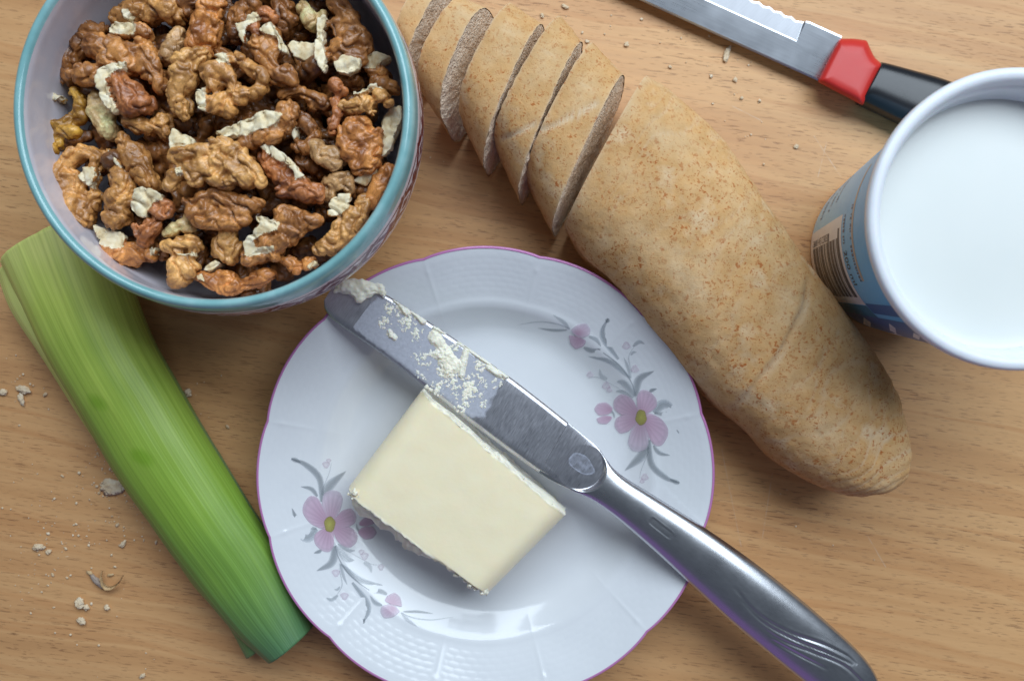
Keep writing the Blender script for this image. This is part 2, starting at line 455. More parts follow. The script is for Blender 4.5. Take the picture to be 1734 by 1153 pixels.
# ------------------------------------------------------------------ butter block on the plate
def mat_butter(name='butter', white=0.0):
    m = NT(name)
    n = m.noise(m.coord((1, 1, 1)), 1.4, 3)
    base = (0.97, 0.835, 0.575) if not white else (0.90, 0.86, 0.72)
    col = m.mix(0.4, base, m.ramp(n, [(0.3, tuple(x * 0.94 for x in base)), (0.7, (0.95, 0.85, 0.63))]))
    rough_a = m.attr('rough')
    col = m.mix(m.math('MULTIPLY', rough_a, 0.75), col, (0.86, 0.83, 0.70))
    h = m.math('ADD', m.noise(m.coord(), 7, 4, 0.6), m.math('MULTIPLY', m.math('MULTIPLY', rough_a, 4.0), m.noise(m.coord(), 14, 4, 0.7)))
    return m.set(col=col, rough=m.math('ADD', 0.36, m.math('MULTIPLY', rough_a, 0.25)), sss=0.35, sssr=(1.0, 0.7, 0.35), ssss=0.004, spec=0.42, normal=m.bump(h, 0.25, 0.02))
BUTTER = mat_butter()
BUTTERW = mat_butter('butter_smear', 1)

def build_butter():
    zt = 2.75; zb = 0.57
    A = at(711, 661, zt)[:2]; B = at(961, 878, zt)[:2]; C = at(582, 832, zt)[:2]; E = at(826, 1014, zt)[:2]
    n = 150; m = 110
    # ring in (u,z): rounded long edges
    R = [(0.0, zb)]
    ring = []
    h = zt - zb; Lu = np.linalg.norm(B - A)
    r = 0.42
    poly = []
    def arc(cx, cz, a0, a1, rr, k=14):
        for a in np.linspace(a0, a1, k): poly.append((cx + rr * math.cos(a), cz + rr * math.sin(a)))
    arc(r, r, math.pi * 1.5, math.pi, r); arc(0.85, h - 0.85, math.pi, math.pi / 2, 0.85); arc(Lu - 0.75, h - 0.75, math.pi / 2, 0, 0.75); arc(Lu - r, r, 0, -math.pi / 2, r)
    ring = resample_closed(np.array(poly), n)
    rings = []; par = []
    caps = [0.02, 0.15, 0.3, 0.45, 0.6, 0.72, 0.82, 0.9, 0.95, 0.98]
    cen = np.array([Lu / 2, h / 2])
    for s in caps: rings.append((cen + (ring - cen) * s, 0.0)); par.append(1.0)
    for v in np.linspace(0, 1, m): rings.append((ring, v)); par.append(max(0, 1 - min(v, 1 - v) / 0.018))
    for s in caps[::-1]: rings.append((cen + (ring - cen) * s, 1.0)); par.append(1.0)
    V = []; rough = []
    for (rg, v), p in zip(rings, par):
        u = rg[:, 0] / Lu; z = rg[:, 1] + zb
        P0 = A[None] + u[:, None] * (B - A); P1 = C[None] + u[:, None] * (E - C)
        P = P0 + (P1 - P0) * v
        # the sides lean a little outward towards the plate
        dirv = (C - A) / np.linalg.norm(C - A)
        if v in (0.0, 1.0) or p > 0:
            q = np.stack([rg[:, 0], rg[:, 1], np.full(n, v * 9)], 1)
            d = (fbm(q, 1.3, 3, 3) * 0.12 + fbm(q, 5.0, 5, 3) * 0.10 + fbm(q, 13.0, 9, 2) * 0.06) * (p if 0 < v < 1 else 1)
            sgn = -1 if v < 0.5 else 1
            low = (h - rg[:, 1]) / h
            P = P + dirv[None] * (sgn * (d + (0.42 * sstep(.06, .15, low) * sstep(.02, .12, rg[:, 0] / Lu) * (1 - sstep(.45, .75, rg[:, 0] / Lu)) * (.75 + .9 * fbm(q, 1.6, 31, 3)) if v > 0.5 else 0.02 * low)))[:, None]
            z = z + fbm(q, 6, 11, 3) * 0.06 * p * (rg[:, 1] > 0.4)
            if v > 0.5:   # crumbled lower corner
                cor = sstep(0.55, 0.95, u) * sstep(0.3, 0.8, rg[:, 1] / h) * p
                z = z - cor * (0.18 + 0.5 * np.abs(fbm(q, 2.3, 21, 3)))
                P = P + dirv[None] * (cor * 0.12 * fbm(q, 3, 8, 2) )[:, None]
        zz = z + 0.02 * fbm(np.stack([P[:, 0], P[:, 1], z], 1), 0.8, 2, 2)
        V.append(np.stack([P[:, 0], P[:, 1], zz], 1)); rough.append(np.full(n, p))
    V = np.vstack(V); V[:, 2] = np.maximum(V[:, 2], zb)
    org = ((A[0] + E[0]) / 2, (A[1] + E[1]) / 2, zb)
    o = mk('butter_block', V, grid_faces(len(rings), n, flip=False), BUTTER, org, attrs={'rough': np.concatenate(rough)})
    # recalc normals
    bm = bmesh.new(); bm.from_mesh(o.data); bmesh.ops.recalc_face_normals(bm, faces=bm.faces); bm.to_mesh(o.data); bm.free()
    tag(o, 'pale yellow block of butter with ragged cut edges on the plate', 'butter')
    # crumbs of butter clinging along the cut edges
    r0 = random.Random(4)
    def chunk(p, s, seed):
        bm = bmesh.new(); bmesh.ops.create_icosphere(bm, subdivisions=3, radius=1)
        W = np.array([v.co[:] for v in bm.verts]); F = [[v.index for v in f.verts] for f in bm.faces]; bm.free()
        W = W * (1 + 0.9 * fbm(W, 1.5, seed, 4))[:, None] * np.array(s)
        return W + np.array(p), F
    spots = []
    for i in range(26):
        t = r0.random(); p = A + (B - A) * t
        spots.append(((p[0] + r0.uniform(-.02, .05), p[1] + r0.uniform(-.02, .05), zt - r0.uniform(0.01, 0.10)), r0.uniform(.012, .032)))
    for i in range(14):
        t = r0.random(); p = C + (E - C) * t; low = r0.uniform(0.0, 0.25)
        spots.append(((p[0] + r0.uniform(-.1, .02), p[1] + r0.uniform(-.12, .02), zt - 0.03 - low), r0.uniform(.015, .05)))
    for (px, py, s) in ((795, 985, .16), (782, 990, .13), (800, 1004, .14), (776, 978, .12), (812, 1008, .13), (768, 982, .10), (790, 1000, .10), (762, 972, .10), (752, 964, .09), (740, 958, .08), (594, 842, .09), (604, 852, .08), (612, 860, .07), (716, 664, .07), (722, 669, .06), (735, 678, .05)):
        q = at(px + 7, py - 9, zt - 0.2); spots.append(((q[0], q[1], zt - 0.10 if px < 740 else zt - 0.28), s))
    VV = []; FF = []
    for i, (p, s) in enumerate(spots):
        W, F = chunk(p, (s * r0.uniform(.7, 1.4), s * r0.uniform(.7, 1.4), s * .8), i); FF += [[k + len(VV) * 0 + sum(0 for _ in ()) + base for k in f] for base in [len(VV)] for f in F]; VV += W.tolist()
    c = mk('ragged_edge_crumbs', VV, FF, BUTTER, org, o, attrs={'rough': np.ones(len(VV)) * .8}); c['kind'] = 'stuff'
build_butter()

# ------------------------------------------------------------------ table knife across the plate
def mat_steel(name, base, rough, dirscale, bstr=0.15, rnd=0.25):
    m = NT(name)
    n = m.noise(m.coord(dirscale), 1.0, 4, 0.7)
    big = m.noise(m.coord(), 0.8, 3)
    col = m.mix(0.5, base, m.ramp(n, [(0.3, tuple(x * 0.8 for x in base)), (0.7, tuple(min(1, x * 1.15) for x in base))]))
    r = m.math('ADD', rough, m.math('MULTIPLY', m.math('SUBTRACT', n, 0.5), rnd))
    r = m.math('ADD', r, m.math('MULTIPLY', m.math('SUBTRACT', big, 0.5), 0.12))
    return m.set(col=col, rough=r, metal=1.0, normal=m.bump(n, bstr, 0.006))
KDIR = math.atan2(-(835 - 640), (1010 - 700))
def rot_steel(name, base, rough, ang, sx, sy, bstr, rnd=0.25, cm=0.6):
    m = NT(name)
    n = m.noise(m.coord((sx, sy, 4), (0, 0, -ang)), 1.0, 3, 0.7)
    big = m.noise(m.coord(), 0.9, 3)
    col = m.mix(cm, base, m.ramp(n, [(0.3, tuple(x * 0.72 for x in base)), (0.7, tuple(min(1, x * 1.2) for x in base))]))
    r = m.math('ADD', rough, m.math('MULTIPLY', m.math('SUBTRACT', n, 0.5), rnd))
    r = m.math('ADD', r, m.math('MULTIPLY', m.math('SUBTRACT', big, 0.5), 0.15))
    return m.set(col=col, rough=r, metal=1.0, normal=m.bump(n, bstr, 0.006))
STEEL_B = rot_steel('brushed_blade_steel', (0.60, 0.60, 0.65), 0.34, KDIR + math.pi / 2, 3.0, 34.0, 0.25)
STEEL_H = rot_steel('satin_handle_steel', (0.54, 0.55, 0.58), 0.29, KDIR, 5.0, 14.0, 0.02, 0.05, 0.2)

ZK = 2.16
def build_table_knife():
    org = tuple(at(1010, 800, 0)[:2]) + (1.75,)
    root = empty('table_knife', org)
    tag(root, 'stainless steel table knife lying across the plate, blade smeared with butter', 'knife')
    up = [(562, 488), (578, 478), (612, 482), (650, 497), (720, 541), (790, 587), (860, 636), (915, 678), (960, 714), (984, 734)]
    lo = [(549, 510), (551, 524), (566, 543), (600, 567), (655, 605), (722, 657), (790, 711), (862, 764), (908, 797), (938, 814)]
    zb = ZK + 0.02
    U = crom(np.array(up, float), 140); L = crom(np.array(lo, float), 140)
    V = []; nc = 13
    for i in range(140):
        a = at(*U[i], zb)[:2]; b = at(*L[i], zb)[:2]
        for side in (1, -1):
            for j in range(nc):
                s = j / (nc - 1); s2 = s if side == 1 else 1 - s
                p = a + (b - a) * s2
                # spine on the lower-left side, thin edge on the upper right, rounded spine
                th = 0.012 + 0.062 * s2 ** 0.6 * (1 - sstep(0.93, 1.0, np.array([s2]))[0] * 0.65)
                hollow = -0.0
                V.append((p[0], p[1], zb + side * th + hollow))
    F = grid_faces(140, 2 * nc)
    F.append(tuple(range(2 * nc))[::-1]); F.append(tuple(range(139 * 2 * nc, 140 * 2 * nc)))
    o = mk('blade', V, F, STEEL_B, org, root)
    bm = bmesh.new(); bm.from_mesh(o.data); bmesh.ops.recalc_face_normals(bm, faces=bm.faces); bm.to_mesh(o.data); bm.free()
    # water-mark on the blade root
    wm = [at(985 + 22 * math.cos(t) * (1 + .12 * math.sin(3 * t)), 785 + 17 * math.sin(t) + 9 * math.cos(t), zb + .0795)[:3] for t in np.linspace(0, 2 * math.pi, 40)[:-1]]
    # handle
    hu = [(962, 716), (990, 739), (1012, 757), (1026, 776), (1040, 794), (1062, 811), (1100, 834), (1180, 884), (1260, 939), (1340, 1001), (1400, 1052), (1445, 1093), (1472, 1124), (1486, 1150), (1490, 1172), (1486, 1190)]
    hl = [(912, 800), (935, 814), (955, 824), (972, 832), (1000, 845), (1030, 866), (1062, 892), (1120, 943), (1180, 999), (1240, 1054), (1300, 1104), (1352, 1146), (1395, 1178), (1430, 1197), (1456, 1203), (1474, 1199)]
    hh = [0.030, 0.04, 0.08, 0.15, 0.24, 0.32, 0.37, 0.42, 0.46, 0.48, 0.47, 0.44, 0.40, 0.33, 0.24, 0.10]
    ns, nr_ = 520, 180
    HU = crom(np.array(hu, float), ns); HL = crom(np.array(hl, float), ns); HH = crom(np.array([[x] for x in hh]), ns)[:, 0]
    zc = ZK + 0.06
    ph = np.linspace(0, 2 * math.pi, nr_, endpoint=False)
    V = np.zeros((ns, nr_, 3)); PX = np.zeros((ns, nr_, 2))
    for i in range(ns):
        a = at(*HU[i], zc)[:2]; b = at(*HL[i], zc)[:2]; c = (a + b) / 2; w = (a - b) / 2
        cs, sn = np.cos(ph), np.sin(ph)
        x = np.sign(cs) * np.abs(cs) ** 0.9
        zz = np.sign(sn) * np.abs(sn) ** 0.92
        dz = np.where(zz > 0, zz * HH[i], zz * HH[i] * 0.72)
        # shoulder: the bulge starts along an oblique curved line at the blade root
        P = c[None] + x[:, None] * w[None]
        V[i, :, 0] = P[:, 0]; V[i, :, 1] = P[:, 1]; V[i, :, 2] = zc + dz
        PX[i] = (HU[i] + HL[i])[None] / 2 + x[:, None] * ((HU[i] - HL[i]) / 2)[None]
    Vf = V.reshape(-1, 3); px = PX.reshape(-1, 2)
    top = (Vf[:, 2] > zc).astype(float)
    # flat scooped blade root: press the start of the handle down inside an ellipse
    e = (px - np.array([972, 780])); ca, sa = math.cos(math.radians(40)), math.sin(math.radians(40))
    ex = np.maximum((e[:, 0] * ca + e[:, 1] * sa) / 58, 0); ey = (-e[:, 0] * sa + e[:, 1] * ca) / 47
    inside = 1 - sstep(0.90, 1.03, np.sqrt(ex ** 2 + ey ** 2))
    Vf[:, 2] -= top * inside * np.maximum(Vf[:, 2] - (zb + 0.073), 0)
    # engraved sweeping lines
    lines = [[(1235, 985), (1275, 1030), (1325, 1060), (1385, 1082), (1425, 1102), (1444, 1118)], [(1245, 1005), (1285, 1045), (1340, 1075), (1395, 1098), (1438, 1118)],
             [(1262, 1035), (1310, 1072), (1370, 1096), (1420, 1118), (1455, 1150)], [(1300, 1075), (1345, 1100), (1395, 1125)]]
    for k, ln in enumerate(lines):
        lc = crom(np.array(ln, float), 40); d, t = seg_dist(px, lc)
        amp = np.sin(np.clip(t, 0, 1) * math.pi) ** 0.5 if k != 2 else np.clip(t * 2, 0, 1)
        prof = np.exp(-(d / 2.2) ** 2) * 0.030 - np.exp(-((d - 5) / 3.0) ** 2) * 0.006
        Vf[:, 2] -= top * prof * amp
        side = sstep(-6, 6, (px[:, 1] - np.interp(px[:, 0], lc[:, 0], lc[:, 1])))
        Vf[:, 2] -= top * side * 0.008 * np.exp(-(d / 22) ** 2) * amp
    # stamped maker's cartouche with tiny worn letters
    q = px - np.array([1115.5, 889.5]); an = math.atan2(30, 38)
    qx = q[:, 0] * math.cos(an) + q[:, 1] * math.sin(an); qy = -q[:, 0] * math.sin(an) + q[:, 1] * math.cos(an)
    rx = np.abs(qx) - 19; ry = np.abs(qy) - 2.0
    sd = np.sqrt(np.maximum(rx, 0) ** 2 + np.maximum(ry, 0) ** 2) + np.minimum(np.maximum(rx, ry), 0) - 4.0
    Vf[:, 2] -= top * (1 - sstep(-0.8, 0.6, sd)) * 0.009
    Vf[:, 2] += top * np.exp(-((sd - 1.4) / 0.9) ** 2) * 0.004
    for lx in (1, 5, 9.5, 14, 18):
        Vf[:, 2] += top * np.exp(-((qx - lx) / 0.8) ** 2) * (np.abs(qy) < 2.2) * 0.005
        Vf[:, 2] += top * np.exp(-((qx - lx - 1.4) / 1.4) ** 2) * (np.abs(np.abs(qy) - 1.6) < 0.7) * 0.004
    F = grid_faces(ns, nr_)
    F.append(tuple(range(nr_))[::-1]); F.append(tuple(range((ns - 1) * nr_, ns * nr_)))
    o = mk('handle', Vf, F, STEEL_H, org, root)
    o.data.materials.append(STEEL_B); fm = (inside > .6) & (top > 0)
    for pg in o.data.polygons:
        if len(pg.vertices) == 4 and fm[list(pg.vertices)].all(): pg.material_index = 1
    bm = bmesh.new(); bm.from_mesh(o.data); bmesh.ops.recalc_face_normals(bm, faces=bm.faces); bm.to_mesh(o.data); bm.free()
    # dried water drop mark, a thin sheet on the blade root
    Wm = NT('dried_water_mark'); Wm.set(col=(0.62, 0.66, 0.78), rough=0.5, alpha=Wm.math('MULTIPLY', Wm.attr('rough'), Wm.ramp(Wm.noise(Wm.coord(), 6, 3), [(0.35, .2), (.7, .9)])))
    cpt = np.mean(wm, axis=0); VV = [cpt]; AT = [.35]
    for s, al in ((.5, .3), (.82, .3), (.92, .75), (1.0, .1)):
        for p in wm: VV.append(cpt + (np.array(p) - cpt) * s); AT.append(al)
    VV = np.array(VV); VV[:, 2] = zb + 0.0805
    n = len(wm); FF = [(0, 1 + j, 1 + (j + 1) % n) for j in range(n)] + grid_faces(4, n, off=1, flip=True)
    mk('dried_water_mark', VV, FF, Wm.mat, org, root, attrs={'rough': AT})
    return zb
ZBLADE = build_table_knife()

def blade_top(px, py):
    up = np.array([(562, 488), (650, 497), (720, 541), (860, 636), (960, 714), (1032, 792)], float)
    lo = np.array([(551, 524), (600, 567), (722, 657), (835, 745), (925, 807), (992, 834)], float)
    d1, _ = seg_dist(np.array([[px, py]]), up); d2, _ = seg_dist(np.array([[px, py]]), lo)
    s = d1[0] / (d1[0] + d2[0]); return ZBLADE + 0.012 + 0.062 * s ** 0.6

def build_smear():
    # greasy film with a torn edge plus a scatter of butter bits: one smear on the blade
    org = tuple(at(720, 600, 0)[:2]) + (ZBLADE,)
    mf = NT('butter_film')
    n = mf.noise(mf.coord(), 9, 4, 0.7); n2 = mf.noise(mf.coord(), 2.0, 2)
    al = mf.math('MULTIPLY', mf.attr('rough'), mf.math('ADD', 0.30, mf.math('MULTIPLY', n, 0.55)))
    mf.set(col=(0.60, 0.62, 0.70), rough=0.55, alpha=al, normal=mf.bump(n, 0.6, 0.02))
    ol = [(640, 500), (680, 516), (720, 543), (780, 582), (840, 622), (860, 637), (848, 652), (842, 668), (834, 676), (830, 692), (822, 706), (812, 708), (790, 706), (735, 664), (690, 630), (640, 592), (600, 560), (585, 545), (596, 530), (620, 520), (632, 508)]
    ol = np.array(ol, float)
    gu, gv = np.meshgrid(np.linspace(-155, 130, 150), np.linspace(-62, 62, 66), indexing='ij')
    G = np.array([745.0, 615.0]) + gu.reshape(-1, 1) * np.array([.81, .586]) + gv.reshape(-1, 1) * np.array([.586, -.81])
    gn = np.stack([pn(np.c_[G, G[:, :1]], .10, 3), pn(np.c_[G, G[:, :1]], .10, 5)], 1) * 7
    inn = inside_poly(G + gn, ol); de, _ = seg_dist(G + gn, np.vstack([ol, ol[:1]]))
    al_ = np.where(inn, sstep(0, 4, de), 0)
    up_ = np.array([(562, 488), (650, 497), (720, 541), (860, 636), (960, 714), (1032, 792)], float); lo_ = np.array([(551, 524), (600, 567), (722, 657), (835, 745), (925, 807), (992, 834)], float)
    e1, _ = seg_dist(G, up_); e2, _ = seg_dist(G, lo_); sf = e1 / (e1 + e2)
    zf = ZBLADE + 0.012 + 0.062 * sf ** .6 + 0.016
    VV = np.array([at(g[0], g[1], z) for g, z in zip(G, zf)])
    BLP = np.array([(562, 488), (578, 478), (612, 482), (650, 497), (720, 541), (790, 587), (860, 636), (915, 678), (880, 777), (835, 745), (790, 711), (722, 657), (655, 605), (600, 567), (566, 543), (551, 524)], float)
    on_ = inside_poly(G, BLP); db, _ = seg_dist(G, np.vstack([BLP, BLP[:1]])); al_ = al_ * on_ * sstep(1.5, 11, db)
    FG = [f for f in grid_faces(150, 66, closed=False, flip=True) if al_[list(f)].max() > 0 and on_[list(f)].all()]
    ids = np.unique(np.array(FG)); mp = np.zeros(len(G), int); mp[ids] = np.arange(len(ids))
    VV = VV[ids]; AT = al_[ids]; FG = [tuple(mp[list(f)]) for f in FG]
    o = mk('butter_smear', VV, FG, mf.mat, org, attrs={'rough': AT})
    tag(o, 'whitish smear of butter bits spread over the table knife blade', 'butter')
    # bits of butter: a thin uneven sheet, broken up into flakes and streaks
    ax = np.array([.81, .586]); cr_ = np.array([.586, -.81]); O = np.array([745.0, 615.0])
    nu, nv = 520, 200
    uu = np.linspace(-150, 130, nu); vv = np.linspace(-62, 62, nv)
    UU, VVg = np.meshgrid(uu, vv, indexing='ij'); Q = O + UU.reshape(-1, 1) * ax + VVg.reshape(-1, 1) * cr_
    dens = np.full(len(Q), -1.0)
    for x, y, s, a in ((670, 522, 20, .95), (652, 545, 15, .75), (690, 545, 18, .8), (755, 600, 14, .9), (765, 640, 24, .75), (800, 655, 24, .95), (815, 620, 14, .7), (838, 648, 12, .75), (720, 605, 20, .55), (705, 565, 16, .6), (785, 682, 18, .8), (740, 655, 16, .5), (660, 566, 8, .7), (772, 588, 12, .8), (745, 628, 10, .8), (820, 685, 10, .6), (710, 640, 14, .4)):
        g = np.exp(-((Q - np.array([x, y])) ** 2).sum(1) / (2 * s * s)); dens = np.maximum(dens, -1 + g * (1 + a * .55))
    thick = np.zeros(len(Q))
    for pts, w in (([(735, 570), (748, 590), (760, 605), (772, 622)], 11), ([(742, 598), (765, 612), (778, 618)], 10), ([(752, 612), (760, 628)], 9), ([(792, 588), (785, 610), (781, 634)], 6), ([(738, 554), (752, 560), (764, 561)], 6), ([(796, 590), (820, 608), (840, 622), (857, 637)], 5), ([(780, 578), (800, 592)], 7), ([(828, 622), (846, 634)], 6), ([(672, 508), (684, 520), (690, 530)], 6), ([(660, 562), (668, 572)], 5), ([(700, 528), (716, 545)], 5)):
        d, t = seg_dist(Q, crom(np.array(pts, float), 20)); thick = np.maximum(thick, np.clip(1.25 - d / w, 0, 1))
    Q3 = np.c_[Q, np.zeros(len(Q))]
    n1 = fbm(Q3, .055, 3, 4); n2 = fbm(Q3, .16, 9, 3); n3 = fbm(Q3, .33, 5, 2)
    thick_n = np.maximum(0, thick * 1.6 + n1 * .7 + n2 * .35 - .35) * (thick > 0)
    fl = np.maximum(0, dens * 1.0 - .25 + n2 * 1.1 + n3 * .45 + n1 * .6)
    hgt = np.minimum(fl, .55) * .045 + np.minimum(thick_n, 1.0) * .085 * (1 + .45 * n1 + .25 * n2)
    up = np.array([(562, 488), (650, 497), (720, 541), (860, 636), (960, 714), (1032, 792)], float); lo = np.array([(551, 524), (600, 567), (722, 657), (835, 745), (925, 807), (992, 834)], float)
    d1, _ = seg_dist(Q, up); d2, _ = seg_dist(Q, lo); sfr = d1 / (d1 + d2)
    BL = [(562, 488), (578, 478), (612, 482), (650, 497), (720, 541), (790, 587), (860, 636), (915, 678), (880, 777), (835, 745), (790, 711), (722, 657), (655, 605), (600, 567), (566, 543), (551, 524)]
    hgt *= inside_poly(Q, np.array(BL, float)) * sstep(0, .02, sfr)
    zt = ZBLADE + 0.012 + 0.062 * sfr ** .6 + .019
    keep = hgt > .004
    P = np.array([at(q[0], q[1], z) for q, z in zip(Q, zt)]); P[:, 2] = zt + np.where(keep, hgt, 0)
    F = [f for f in grid_faces(nu, nv, closed=False) if keep[list(f)].any()]
    ids = np.unique(np.array(F)); mp = np.zeros(len(Q), int); mp[ids] = np.arange(len(ids))
    b1 = mk('butter_flakes', P[ids], [tuple(mp[list(f)]) for f in F], BUTTERW, org, o, attrs={'rough': np.full(len(ids), .35)}); b1['kind'] = 'stuff'
    bm = bmesh.new(); bm.from_mesh(b1.data); bmesh.ops.recalc_face_normals(bm, faces=bm.faces)
    if sum(f.normal.z for f in bm.faces) < 0: bmesh.ops.reverse_faces(bm, faces=bm.faces)
    bm.to_mesh(b1.data); bm.free()
    # curl of butter at the blade tip
    oc = tuple(at(612, 492, ZBLADE)[:2]) + (ZBLADE + .05,)
    VV = []; 
    path = crom(np.array([(570, 488, .10, 8), (585, 484, .2, 14), (602, 488, .28, 17), (618, 494, .3, 19), (632, 492, .26, 15), (645, 492, .18, 9), (652, 502, .08, 4)], float), 60)
    n = 48
    for i, (x, y, h, w) in enumerate(path):
        c = at(x, y, ZBLADE); nx, ny = 0.45, 0.89
        for a in np.linspace(0, 2 * math.pi, n, endpoint=False):
            rr = w * .0193
            off = math.cos(a) * rr; zz = math.sin(a) * h * .55 + h * .5
            VV.append((c[0] + nx * off, c[1] + ny * off, ZBLADE + .05 + zz))
    VV = np.array(VV); F = grid_faces(60, n) + [tuple(range(n))[::-1], tuple(range(59 * n, 60 * n))]
    N = normals_of(VV, F)
    st = VV.copy(); st[:, 0] *= .5
    VV = VV - N * (fbm(VV, 2.6, 4, 3) * 0.13 + fbm(st, 9, 7, 3) * 0.05)[:, None]
    VV[:, 2] = np.maximum(VV[:, 2], ZBLADE + 0.03)
    o = mk('butter_curl', VV, F, BUTTERW, oc, attrs={'rough': np.ones(len(VV)) * .3})
    bm = bmesh.new(); bm.from_mesh(o.data); bmesh.ops.recalc_face_normals(bm, faces=bm.faces); bm.to_mesh(o.data); bm.free()
    tag(o, 'thick curl of butter stuck on the rounded tip of the table knife', 'butter')
build_smear()
# ------------------------------------------------------------------ bread
def mat_crust():
    m = NT('bread_crust')
    co = m.coord()
    n1 = m.noise(co, 0.55, 4, 0.6); n2 = m.noise(co, 2.4, 4, 0.6)
    col = m.ramp(n1, [(0.30, (0.65, 0.45, 0.25)), (0.45, (0.64, 0.405, 0.195)), (0.58, (0.60, 0.348, 0.145)), (0.72, (0.69, 0.50, 0.30))])
    col = m.mix(0.5, col, m.ramp(n2, [(0.3, (0.82, 0.80, 0.76)), (0.7, (1.13, 1.13, 1.14))]), 'MULTIPLY')
    # pale floury streaks
    fl = m.ramp(m.noise(m.coord((1.0, 1.0, 1.0)), 1.15, 5, 0.65, 0.4), [(0.60, 0.0), (0.80, 0.30)])
    col = m.mix(fl, col, (0.70, 0.56, 0.38))
    low = m.ramp(m.attr('side'), [(0.0, 0.55), (0.45, 0.0)])       # the lower flanks stay paler
    col = m.mix(low, col, (0.60, 0.46, 0.29))
    pale = m.attr('pale'); col = m.mix(m.math('MULTIPLY', pale, 0.7), col, (0.70, 0.59, 0.44))
    # bran flecks
    dis = m.new('ShaderNodeVectorMath'); dis.operation = 'ADD'
    nz = m.new('ShaderNodeTexNoise'); m.l(co, nz.inputs['Vector']); nz.inputs['Scale'].default_value = 6; nz.inputs['Detail'].default_value = 4
    sc = m.new('ShaderNodeVectorMath'); sc.operation = 'SCALE'; m.l(nz.outputs['Color'], sc.inputs[0]); sc.inputs['Scale'].default_value = 0.42
    m.l(co, dis.inputs[0]); m.l(sc.outputs[0], dis.inputs[1])
    def flecks(scale, size, thr):
        v = m.new('ShaderNodeTexVoronoi'); m.l(dis.outputs[0], v.inputs['Vector']); v.inputs['Scale'].default_value = scale
        d = m.ramp(v.outputs['Distance'], [(size * .55, 1.0), (size, 0.0)])
        c = m.new('ShaderNodeSeparateColor'); m.l(v.outputs['Color'], c.inputs[0])
        on = m.math('GREATER_THAN', c.outputs[0], thr)
        return m.math('MULTIPLY', m.math('MULTIPLY', d, on), m.math('ADD', .45, m.math('MULTIPLY', c.outputs[1], .55)))
    patchy = m.ramp(m.noise(co, 0.5, 3, 0.6), [(0.36, 0.5), (0.55, 1.0)])
    f = m.math('MAXIMUM', m.math('MAXIMUM', flecks(4.0, 0.35, 0.66), flecks(6.6, 0.39, 0.56)), flecks(11, 0.42, 0.50))
    f = m.math('MULTIPLY', f, patchy)
    col = m.mix(m.math('MULTIPLY', f, 0.9), col, m.mix(n2, (0.34, 0.075, 0.015), (0.46, 0.150, 0.030)))
    h = m.math('ADD', m.math('MULTIPLY', m.noise(co, 9, 5, 0.65), 0.8), m.math('ADD', m.math('MULTIPLY', m.noise(m.coord(), 30, 3, .6), .35), m.math('MULTIPLY', f, 0.12)))
    return m.set(col=col, rough=0.82, spec=0.14, normal=m.bump(h, 0.6, 0.04))
def mat_crumb():
    m = NT('bread_crumb_inside')
    co = m.coord()
    v = m.voro(co, 6.5); v2 = m.voro(co, 15)
    n = m.noise(co, 1.6, 4)
    col = m.ramp(n, [(0.3, (0.90, 0.70, 0.52)), (0.7, (0.95, 0.79, 0.62))])
    fk = m.ramp(m.noise(co, 14, 2, 0.5), [(0.62, 0.0), (0.72, 1.0)])
    col = m.mix(m.math('MULTIPLY', fk, .6), col, (0.30, 0.15, 0.06))
    h = m.math('ADD', m.math('MULTIPLY', v, 1.0), m.math('MULTIPLY', v2, 0.7))
    h = m.math('ADD', h, m.math('MULTIPLY', m.noise(co, 22, 4, .7), 0.6))
    hole = m.ramp(m.voro(co, 4.2), [(0.10, 1.0), (0.22, 0.0)])
    h = m.math('SUBTRACT', h, m.math('MULTIPLY', hole, 1.4))
    return m.set(col=col, rough=0.85, spec=0.15, normal=m.bump(h, 0.7, 0.09))
CRUST = mat_crust(); CRUMB = mat_crumb()

def section_ring(nphi, zc, hu, hl, e=0.92):
    ph = np.linspace(0, 2 * math.pi, nphi, endpoint=False)
    cs, sn = np.cos(ph), np.sin(ph)
    x = np.sign(cs) * np.abs(cs) ** e
    z = np.where(sn > 0, zc + hu * np.abs(sn) ** e, zc - hl * np.abs(sn) ** 0.55)
    return x, z, sn
def crust_noise(V, N, amp=1.0, seed=0):
    return V + N * (amp * (fbm(V, 0.45, seed, 2) * 0.10 + fbm(V, 1.8, seed + 3, 3) * 0.035 + fbm(V, 7, seed + 5, 2) * 0.008))[:, None]

